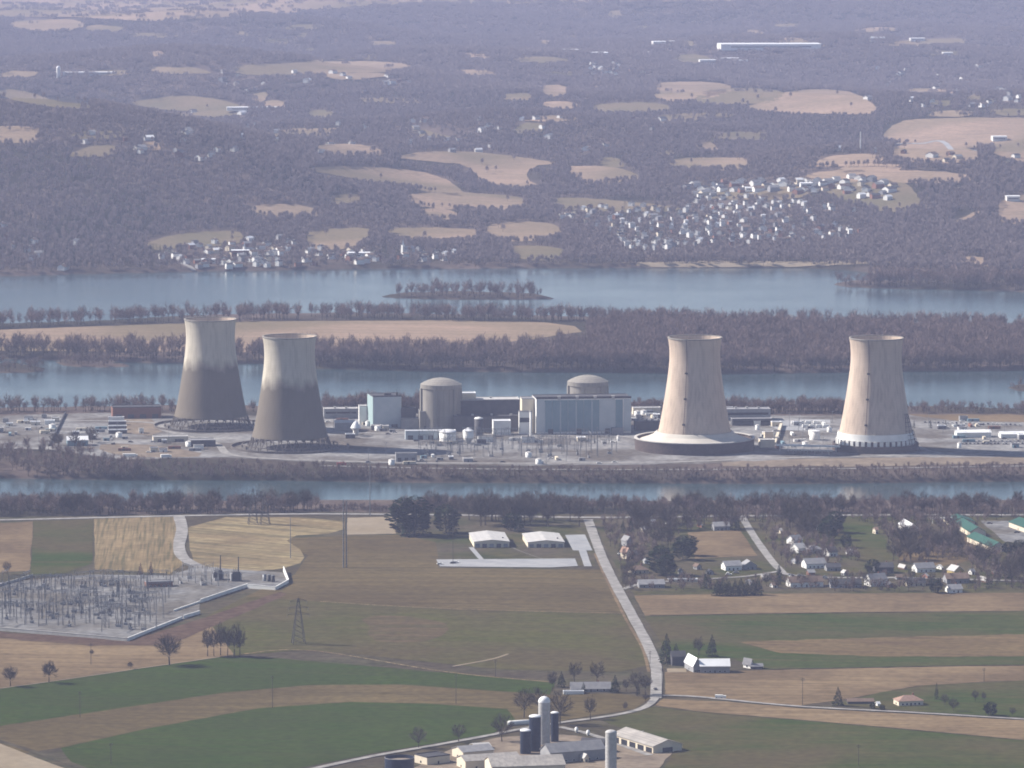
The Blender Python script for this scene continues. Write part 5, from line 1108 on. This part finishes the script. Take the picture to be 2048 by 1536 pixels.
# ---------------------------------------------------------------- pylons and poles
def pylon(u, v, hpx, label, w=9.0, arms=((.62, 8), (.76, 7), (.9, 6)), rot=0.2, m=None):
    x, y, z = P(u, v); h = hpx/K(y); T = thing('transmission_pylon', label, 'pylon', (x, y, z-.2), rot); m = m or M_dksteel
    for a, b_ in ((-1, -1), (1, -1), (1, 1), (-1, 1)):
        mb = MB(); mb.tube((a*w/2, b_*w/2, 0), (a*.5, b_*.5, h*.95), .26, .18, 4); obj('leg', mb, m, T)
    mb = MB(); n = 9
    for k in range(n):
        z0, z1 = h*.95*k/n, h*.95*(k+1)/n; r0, r1 = w/2*(1-k/n)+.5*k/n, w/2*(1-(k+1)/n)+.5*(k+1)/n; c = [(-1, -1), (1, -1), (1, 1), (-1, 1)]
        for i in range(4):
            p, q = c[i], c[(i+1) % 4]; mb.tube((p[0]*r0, p[1]*r0, z0), (q[0]*r1, q[1]*r1, z1), .11, .11, 3); mb.tube((q[0]*r0, q[1]*r0, z0), (p[0]*r1, p[1]*r1, z1), .11, .11, 3)
    mb.tube((0, 0, h*.93), (0, 0, h), .2, .1, 4); obj('brace_lattice', mb, m, T)
    for t, L in arms:
        mb = MB(); mb.tube((-L, 0, h*t), (L, 0, h*t), .16, .16, 4); mb.tube((-L, 0, h*t), (0, 0, h*t+2), .12, .12, 3); mb.tube((L, 0, h*t), (0, 0, h*t+2), .12, .12, 3); obj('cross_arm', mb, m, T)
        for s_ in (-1, 1): mb = MB(); mb.tube((s_*L, 0, h*t), (s_*L, 0, h*t-2.2), .16, .12, 4); obj('insulator', mb, M_steel, T)
    return T
pylon(597, 1288, 98, 'dark lattice pylon standing in the olive field')
pylon(506, 1049, 76, 'lattice pylon by the river road, left of its twin', 8); pylon(530, 1049, 66, 'lattice pylon by the river road, right of its twin', 8)
def pole(u, v, hpx, label, group=None, m=None, arm=True, r=.17, lattice=False):
    x, y, z = P(u, v); h = hpx/K(y); T = thing('utility_pole', label, 'pole', (x, y, z-.2), random.uniform(-.5, .5), group); mb = MB(); mb.tube((0, 0, 0), (0, 0, h), r*1.3, r*.8, 6); obj('pole_shaft', mb, m or M_wood, T)
    if arm:
        mb = MB(); mb.box(0, .15, h-1, 2.6, .18, .2); mb.box(0, .15, h-2, 2.2, .18, .2); obj('cross_arm', mb, m or M_wood, T)
        for s_ in (-1, 0, 1): mb = MB(); mb.tube((s_*1.1, .15, h-.8), (s_*1.1, .15, h-.4), .09, .06, 5); obj('insulator', mb, M_steel, T)
    return T
pole(687, 1136, 140, 'left shaft of the tall steel pole pair in the brown field', None, M_steel, True, .45); pole(693, 1136, 138, 'right shaft of the tall steel pole pair in the brown field', None, M_steel, True, .45)
pole(740, 1032, 106, 'tall thin pale mast beside the river', None, M_steel, False, .4); pole(581, 1117, 84, 'tall thin pole at the edge of the mown field', None, M_steel, False, .28)
for u, v, h, lb in [(545, 1417, 68, 'wooden pole where the brown strip meets the lower green field'), (912, 1408, 62, 'wooden pole in the brown strip left of the farm'), (991, 1354, 36, 'wooden pole at the track in the olive field'), (160, 1436, 56, 'faint wooden pole in the left of the brown strip'),
 (1324, 1400, 66, 'wooden pole right beside the junction of the straight road'), (1605, 1411, 58, 'wooden pole in the tan field right of the van'), (1717, 1532, 46, 'pale pole in the green field at the lower right'), (1968, 1364, 30, 'thin pole on the upper edge of the right green strip'),
 (896, 1078, 50, 'pole beside the evergreen near the long buildings'), (906, 1130, 90, 'pole at the left end of the long pavement'), (1300, 1330, 30, 'short pole on the verge of the straight road'), (182, 1330, 46, 'pale thin pole in the tan strip below the substation'), (222, 1530, 46, 'pale pole standing in the lower green field')]:
    pole(u, v, h, lb)
pole(1721, 305, 42, 'pale distant mast rising over the far wood', None, M_white, False, .9)

# ---------------------------------------------------------------- two long buildings, hamlet
def longb(T, w, dep, h):
    for i in range(5): part(T, 'bay_door', M_dkwall if i % 2 else M_grey, (-w/2+w*(i+.5)/5, -dep/2-.1, .2, w/5*.62, .15, h*.68))
    part(T, 'roof_vent', M_dkwall, (w*.36, -dep*.2, h+.6, 1.2, 1.2, 1.0))
building('long_building', 'left of the two long pale roofed buildings above the pavement', 'building', 937, 1019, 1096, 1082.5, 56, M_cream, M_rlight, 'gable', R(4.5), 1.6, 'y', wins=0, extra=longb)
building('long_building', 'right of the two long pale roofed buildings, beside the paved lot', 'building', 1045, 1129, 1096, 1083.5, 54, M_cream, M_rlight, 'gable', R(4.5), 1.6, 'y', wins=0, extra=longb)
for lb, u0, u1, v, vt, dep, wm_, rm_, st, rot, ridge, rise in [
 ('tiny white shed near the river on the left of the hamlet', 1300, 1312, 1049, 1043, 5, M_white, M_rwhite, 'gable', 15, 'x', 1.5),
 ('grey gabled house beside the straight road', 1243, 1266, 1094, 1081, 10, M_grey, M_rgrey, 'gable', 25, 'y', 3.5),
 ('orange brown many gabled house beside the straight road', 1241, 1262, 1119, 1104, 10, M_cream, M_rpink, 'gable', 28, 'y', 3.5),
 ('dark roofed house right of the orange brown one', 1262, 1286, 1120, 1109, 10, M_brick, M_rdark, 'gable', 18, 'x', 3.0),
 ('brown hip roofed house below the orange brown one', 1256, 1298, 1148, 1139, 11, M_cream, M_rbrown, 'hip', 14, 'x', 3.0),
 ('grey house in the trees above the tan plot', 1424, 1460, 1062, 1052, 10, M_grey, M_rgrey, 'gable', 10, 'x', 3.0),
 ('long grey ranch house with a white gable end below the tan plot', 1443, 1484, 1142, 1131, 11, M_white, M_rgrey, 'gable', 16, 'x', 3.2),
 ('grey wing with cross gable right of the long grey ranch house', 1482, 1514, 1140, 1130, 12, M_grey, M_rgrey, 'gable', 10, 'y', 3.2),
 ('long grey ranch house nearest the straight road, by the street', 1274, 1330, 1177, 1168, 11, M_grey, M_rgrey, 'gable', 8, 'x', 2.8),
 ('long flat white trailer home by the street', 1336, 1396, 1165, 1159, 5, M_cream, M_rwhite, 'flat', 3, 'x', 1),
 ('white gabled house under the big bare tree', 1574, 1606, 1090, 1080, 11, M_white, M_rgrey, 'gable', 30, 'x', 3.5),
 ('white gabled house in front of the one under the big bare tree', 1581, 1614, 1107, 1096, 11, M_white, M_rlight, 'gable', 35, 'x', 3.5),
 ('grey roofed house right of the big bare tree', 1610, 1646, 1108, 1098, 12, M_grey, M_rgrey, 'hip', 10, 'x', 3),
 ('house with bright white gable and dark roof left of the green plot', 1647, 1676, 1114, 1103, 11, M_white, M_rdark, 'gable', 24, 'x', 3.5),
 ('long grey house above the street, left of a small dark one', 1604, 1653, 1138, 1127, 12, M_white, M_rgrey, 'gable', 16, 'x', 3.5),
 ('small dark roofed house at the right of the long grey house', 1650, 1682, 1143, 1134, 9, M_grey, M_rdark, 'gable', 8, 'x', 2.5),
 ('brown roofed house with white gable on the near side of the street', 1573, 1648, 1176, 1164, 12, M_white, M_rbrown, 'gable', 14, 'x', 3.5),
 ('long dark roofed ranch house on the near side of the street', 1658, 1724, 1177, 1168, 11, M_grey, M_rdark, 'gable', 6, 'x', 3),
 ('tall white gabled house on the near side of the street', 1730, 1776, 1174, 1159, 11, M_white, M_rgrey, 'gable', 24, 'x', 4),
 ('dark building with pale frame above the street', 1746, 1788, 1148, 1134, 11, M_dkwall, M_rdark, 'gable', 8, 'x', 3),
 ('white gabled house with grey roof above the right end of the street', 1825, 1872, 1146, 1136, 11, M_white, M_rgrey, 'gable', 18, 'x', 3.5),
 ('yellow house with pale roof at the right end of the street', 1896, 1928, 1153, 1141, 11, M_yel, M_rlight, 'gable', 26, 'y', 3.5),
 ('long dark ranch house below the right end of the street', 1810, 1852, 1173, 1165, 10, M_cream, M_rdark, 'gable', 8, 'x', 3),
 ('brown roofed house below the yellow house', 1888, 1940, 1168, 1157, 12, M_grey, M_rbrown, 'gable', 10, 'x', 3.5),
 ('small house with white gable at the bottom edge of the hamlet', 1892, 1926, 1187, 1178, 10, M_white, M_rgrey, 'gable', 16, 'x', 3),
 ('small white shed right of the yellow house', 1985, 1998, 1130, 1124, 6, M_white, M_rgrey, 'gable', 20, 'x', 1.6),
 ('small cream shed on the right edge of the green plot', 1746, 1757, 1069, 1059, 6, M_cream, M_rpink, 'gable', 20, 'x', 1.8)]:
    building('house' if 'shed' not in lb else 'shed', lb, 'house' if 'shed' not in lb else 'shed', u0, u1, v, vt, dep, wm_, rm_, st, R(rot), rise, ridge, 'houses of the riverside hamlet' if 'shed' not in lb else None, chim='ranch' not in lb and 'shed' not in lb)
for i, (u, v) in enumerate(((1293, 1128), (1310, 1172), (1362, 1150), (1395, 1140), (1420, 1150), (1498, 1172), (1530, 1160), (1548, 1176), (1590, 1128), (1622, 1152), (1690, 1152), (1700, 1110), (1706, 1166), (1798, 1160), (1782, 1176), (1806, 1140), (1852, 1158), (1880, 1140), (1944, 1150), (1968, 1166), (1990, 1150), (1560, 1068), (1632, 1060), (1400, 1056), (1340, 1054), (1286, 1066))):
    w_ = random.uniform(9, 17); building('garage', 'small garden outbuilding between the hamlet houses', 'garage', u-w_/2, u+w_/2, v, v-random.uniform(5, 8), random.uniform(5, 9), random.choice((M_white, M_cream, M_grey, M_brick)), random.choice((M_rgrey, M_rdark, M_rbrown, M_rlight)), 'gable', R(random.uniform(4, 32)), 1.8, random.choice('xy'), 'small outbuildings in the hamlet gardens', wins=1)
for i in range(26):
    u, v = random.choice(((1460, 1150), (1320, 1170), (1590, 1155), (1640, 1158), (1700, 1159), (1760, 1160), (1830, 1160), (1905, 1160), (1250, 1110), (1600, 1110), (2000, 1058), (2020, 1066), (1975, 1050))); car(u+random.uniform(-14, 14), v+random.uniform(-3, 3), R(random.choice((8, 95))), 'car parked by the hamlet houses', 'cars parked in the hamlet')
building('barn', 'bright white roofed barn left of the green roofed barns', 'barn', 1803, 1838, 1068, 1056, 34, M_white, M_rwhite, 'gable', R(9), 3.5, 'y', wins=0)
for lb, u0, u1, v, vt, dep, rot in [('nearest green roofed barn, its long pale wall facing the sun', 1948, 2014, 1104, 1092, 66, 12), ('green roofed barn behind the nearest one', 1922, 1972, 1074, 1062, 60, 7), ('green roofed barn cut by the right edge of the picture', 2028, 2100, 1068, 1056, 46, 14), ('far green roofed barn in the trees by the river', 1892, 1950, 1050, 1043, 24, 4)]:
    building('green_roofed_barn', lb, 'barn', u0, u1, v, vt, dep, M_cream, M_rgreen, 'gable', R(rot), 3.6, 'y', 'green roofed barns at the right', wins=3)
x, y, z = P(1884, 1046); T = thing('carport', 'open white framed shelter left of the green roofed barns', 'shelter', (x, y, z), R(8)); part(T, 'roof', M_rlight, (0, 0, 4.2, 20, 9, .4))
for sx in (-9, 0, 9):
    for sy in (-4, 4): part(T, 'post', M_white, (sx, sy, 0, .5, .5, 4.2))
# farmstead right of the straight road
building('barn', 'long blue grey barn with gleaming white roof right of the straight road', 'barn', 1399, 1460, 1347, 1331, 12, M_grey, M_rwhite, 'gable', R(2), 4, 'x', wins=5)
building('barn', 'front gabled end of the white roofed barn', 'barn', 1371, 1402, 1346, 1330, 22, M_grey, M_rwhite, 'gable', R(14), 5, 'y', wins=3)
building('shed', 'dark shed between the conifer and the white roofed barn', 'shed', 1340, 1372, 1332, 1312, 10, M_dkwall, M_rdark, 'gable', R(8), 3, 'x', wins=1)
building('shed', 'small shed with bright white gable right of the long barn', 'shed', 1487, 1506, 1338, 1326, 8, M_white, M_rgrey, 'gable', R(38), 3, 'y', wins=1)
building('shed', 'low dark lean to right of the small white gabled shed', 'shed', 1500, 1526, 1339, 1332, 6, M_dkwall, M_rgrey, 'gable', R(5), 1.5, 'x', wins=1)
building('house', 'hip roofed cream house in the lower right field', 'house', 1789, 1848, 1413, 1401, 11, M_cream, M_rpink, 'hip', R(14), 3, 'x', wins=5, chim=True)
building('garage', 'long low brown garage left of the hip roofed house', 'garage', 1694, 1748, 1409, 1402, 6, M_dkwall, M_rbrown, 'gable', R(4), 1.4, 'x', wins=1)
building('shed', 'tiny white shed left of the hip roofed house', 'shed', 1752, 1760, 1413, 1407, 3, M_white, M_rwhite, 'gable', R(20), 1, 'x', wins=0)
building('house', 'low grey roofed homestead house in the hedge above the farm', 'house', 1140, 1222, 1385, 1377, 12, M_grey, M_rgrey, 'gable', R(3), 3.6, 'x', wins=5, chim=True)
building('shed', 'low white building strip in front of the homestead', 'shed', 1126, 1168, 1390, 1386, 4, M_white, M_rwhite, 'flat', R(3), 1, 'x', wins=0)

# ---------------------------------------------------------------- dairy farm at the bottom of the picture
def silo(name, label, u, v, vtop, rpx, m, cap, dome=1.0, group=None, ribs=True):
    x, y, z = P(u, v); k = K(y); h = (v-vtop)/k; r = rpx/k; T = thing(name, label, 'silo', (x, y, z-.3), R(200), group); mb = MB(); mb.lathe([(r, 0), (r, h-r*dome)], 40); obj('silo_shell', mb, m, T, smooth=True)
    mb = MB(); mb.lathe([(r*1.04*math.cos(t), h-r*dome+r*dome*math.sin(t)) for t in [i*math.pi/20 for i in range(10)]]+[(.1, h)], 40, cap1=True); obj('silo_roof', mb, cap, T, smooth=True)
    if ribs:
        mb = MB(); n = max(4, int(h/2.2))
        for i in range(1, n): zz = (h-r*dome)*i/n; mb.lathe([(r+.02, zz), (r+.1, zz), (r+.1, zz+.16), (r+.02, zz+.16)], 40)
        obj('hoop_band', mb, m, T)
        mb = MB(); mb.box(0, -r-.3, 1, .9, .6, h-r*dome-1); obj('chute', mb, m, T)
    return T
silo('silo', 'tallest silo of the farm, pale concrete with a white dome', 1088.5, 1489, 1389, 12, M_siloc, M_rwhite)
silo('silo', 'navy silo with white cap just left of the tall pale silo', 1070, 1503, 1426, 12, M_silob, M_rwhite, .35, 'navy silos of the farm')
silo('silo', 'shortest navy silo, leftmost of the farm silos', 1051, 1508, 1455, 11, M_silob, M_rwhite, .35, 'navy silos of the farm')
silo('silo', 'navy silo with white cap just right of the tall pale silo', 1109.5, 1484, 1420, 8, M_silob, M_rwhite, .4, 'navy silos of the farm')
silo('silo', 'lone pale concrete silo standing apart on the right of the farm', 1222, 1550, 1456, 11.5, M_siloc, M_siloc, .5)
x, y, z = P(799, 1552); k = K(y); T = thing('slurry_tank', 'wide round navy slurry tank at the bottom left of the farm', 'tank', (x, y, z)); r = 30/k; mb = MB(); mb.lathe([(r, 0), (r, 11.5), (r-.25, 11.5), (r-.25, 8.6)], 56); obj('tank_shell', mb, M_silob, T, smooth=False)
mb = MB(); mb.lathe([(r-.3, 9.6), (.3, 9.8)], 40); obj('tank_contents', mb, M_bfloor, T); mb = MB(); mb.lathe([(r+.02, 11.3), (r+.14, 11.3), (r+.14, 11.6), (r, 11.65)], 56); obj('rim', mb, M_rgrey, T)
for nm, lb, u0, u1, v, vt, dep, wm_, rm_, st, rot, ridge, rise, w_ in [
 ('shed', 'shed with a bright cream end between the slurry tank and the barns', 828, 900, 1531, 1514, 14, M_cream, M_rdark, 'flat', 34, 'x', 1, 1),
 ('barn', 'low barn with dark roof and cream side wall left of the silos', 903, 988, 1520, 1503, 16, M_cream, M_rgrey, 'gable', 26, 'x', 2.5, 3),
 ('shed', 'small pale roofed shed behind the dark roofed barn', 940, 982, 1500, 1493, 10, M_cream, M_rlight, 'gable', 20, 'x', 1.5, 2),
 ('barn', 'long barn with cream roof in front of the dark roofed barn', 912, 1042, 1540, 1521, 16, M_cream, M_weath, 'gable', 20, 'x', 2.4, 4),
 ('barn', 'broad barn with pale weathered roof at the bottom of the picture', 968, 1132, 1556, 1532, 26, M_cream, M_weath, 'gable', 10, 'x', 4, 6),
 ('barn', 'long blue grey barn with cream gable right of the silos', 1080, 1212, 1528, 1504, 15, M_grey, M_rgrey, 'gable', 24, 'x', 4.5, 6),
 ('barn', 'dark barn behind the long blue grey barn', 1160, 1215, 1508, 1492, 13, M_dkwall, M_rdark, 'gable', -14, 'x', 4, 3),
 ('shed', 'tiny cream gabled shed below the blue grey barn', 1160, 1178, 1526, 1514, 6, M_cream, M_rlight, 'gable', 26, 'y', 2, 1)]:
    building(nm, lb, nm, u0, u1, v, vt, dep, wm_, rm_, st, R(rot), rise, ridge, wins=w_)
def bays(T, w, dep, h):
    n = 5
    for i in range(n): part(T, 'open_bay', M_glass, (-w/2-.06, -dep/2+dep*(i+.5)/n, .3, .14, dep/n*.72, h*.72))
    part(T, 'sliding_door', M_dkwall, (0, -dep/2-.06, .3, w*.34, .14, h*.7)); part(T, 'roof_vent', M_rlight, (0, dep*.1, h+2.6, .8, .8, 1.6))
building('machine_shed', 'pale roofed machine shed with a row of open bays right of the lone silo', 'shed', 1226, 1366, 1508, 1491, 52, M_cream, M_weath, 'gable', R(28), 3.4, 'y', wins=0, extra=bays)
x, y, z = P(1014, 1452); T = thing('silage_bag', 'long white silage tube lying left of the silos', 'silage bag', (x, y, z), R(20)); mb = MB(); mb.lathe([(.1, -8), (1.2, -7.6), (1.7, -6.5), (1.7, 6.5), (1.2, 7.6), (.1, 8)], 20); o = obj('bag', mb, M_white, T, smooth=True); o.rotation_euler = (0, R(90), 0); o.location = (8, 0, 1.7)
for i, (u, v) in enumerate(((1153, 1466), (1176, 1472))):
    lathe_thing('feed_bin', ['left', 'right'][i]+' of two little white feed bins on the farm lane', 'bin', u, v, [('bin_body', [(.4, 0), (1.1, 1.4), (1.1, 3.2)], M_white, True), ('bin_lid', [(1.15, 3.2), (.2, 4)], M_rwhite, True)], 'feed bins on the farm lane')

# ---------------------------------------------------------------- distant large buildings
def far_block(label, u0, u1, v, h, dep, wallm=None, roofm=None, rot=0, nm='warehouse', cat='warehouse', rise=.8):
    cx, cy, z, w, k = fr(u0, u1, v, dep, R(abs(rot))); T = thing(nm, label, cat, (cx, cy, z-.5), R(rot)); mb = MB(); mb.house(w, dep, h, rise, 'x', 0, 0, part='wall'); obj('wall', mb, wallm or M_white, T)
    mb = MB(); mb.house(w, dep, h, rise, 'x', 0, 0, over=.6, th=.5, part='roof'); obj('roof', mb, roofm or M_rwhite, T)
    part(T, 'window_band', M_glass, (0, -dep/2-.3, h*.5, w*.8, .4, h*.18)); return T
for a in [('huge long white warehouse below the blue ridge', 1437, 1643, 105, 15, 90), ('pair half of white warehouses left of the huge one, higher', 1120, 1158, 109, 12, 60), ('long slanted white warehouse left of the estate', 1150, 1216, 114, 10, 60), ('thin white warehouse on the far plain left of the slanted ones', 1036, 1108, 108, 9, 40),
 ('white factory block above the long warehouse, left side', 1304, 1332, 95, 14, 50), ('small white factory block under the ridge', 1338, 1350, 92, 12, 40), ('thin white warehouse between the slanted and huge ones', 1268, 1302, 111, 8, 40),
 ('white works building below the huge warehouse, left', 1398, 1432, 129, 10, 30), ('white works building below the huge warehouse, middle', 1440, 1478, 125, 9, 30), ('white works building below the huge warehouse, right', 1466, 1496, 129, 9, 30),
 ('long pale greenhouse row beside the distant white silo', 124, 230, 154, 7, 30), ('long low pale shed beyond the wooded hill, left', 452, 556, 223, 7, 24), ('bright white shed on the long far pale shed', 470, 492, 224, 9, 18), ('white school building on the right plain', 1740, 1770, 84, 10, 40), ('white long roof on the right plain', 1820, 1850, 84, 9, 30), ('white roofed depot right of the long warehouse', 1885, 1906, 113, 8, 26),
 ('large pale riverside works in the left village', 695, 740, 517, 8, 16), ('red brick mill in the riverside village', 462, 498, 515, 10, 14), ('low white works on the village shore', 402, 432, 527, 6, 12), ('white long store on the ridge above the village', 1490, 1520, 384, 6, 14), ('white L shaped store on the ridge', 1600, 1625, 378, 8, 16), ('white roofed farm at the far right', 2012, 2040, 404, 8, 18), ('low white sheds by the pale far right road', 1984, 2014, 284, 9, 22)]:
    far_block(*a[:6], wallm=M_brick if 'brick' in a[0] else None, rot=4)
x, y, z = P(117, 156); T = thing('silo', 'distant pale silo at the left end of the long greenhouse row', 'silo', (x, y, z)); mb = MB(); mb.lathe([(4.5, 0), (4.5, 22)], 20); obj('silo_shell', mb, M_white, T); mb = MB(); mb.lathe([(4.6, 22), (3, 25), (.2, 26)], 20); obj('silo_roof', mb, M_rwhite, T)
def church(u, v, label, s_=1.0):
    x, y, z = P(u, v); T = thing('church', label, 'church', (x, y, z-.3), R(40)); mb = MB(); mb.house(18*s_, 10*s_, 7*s_, 4*s_, 'x', 0, 0, part='wall'); obj('wall', mb, M_white, T); mb = MB(); mb.house(18*s_, 10*s_, 7*s_, 4*s_, 'x', 0, 0, part='roof'); obj('roof', mb, M_rgrey, T)
    mb = MB(); mb.box(-9*s_, 0, 0, 4*s_, 4*s_, 13*s_); mb.lathe([(2.6*s_, 13*s_), (.1, 21*s_)], 4, cx=-9*s_); obj('steeple', mb, M_white, T)
church(816, 507, 'white church with pointed steeple in the middle of the riverside village'); church(497, 507, 'tall white church at the left of the bright houses in the riverside village', .8)

# ---------------------------------------------------------------- haze
def haze():
    mb = MB(); y1 = 60000; mb.box(0, y1/2-2500, -6, 60000, y1+5000, CAMZ+6+60)
    m = bpy.data.materials.new('haze_air'); m.use_nodes = True; n = m.node_tree.nodes; n.remove(n["Principled BSDF"])
    v = n.new("ShaderNodeVolumePrincipled"); v.inputs['Color'].default_value = (*HAZE_C, 1); v.inputs['Density'].default_value = HAZE_D; v.inputs['Anisotropy'].default_value = 0.0
    m.node_tree.links.new(v.outputs[0], n["Material Output"].inputs['Volume'])
    o = obj('haze', mb, m); tag(o, 'pale blue haze over the whole valley', 'haze', None, 'stuff')
haze()
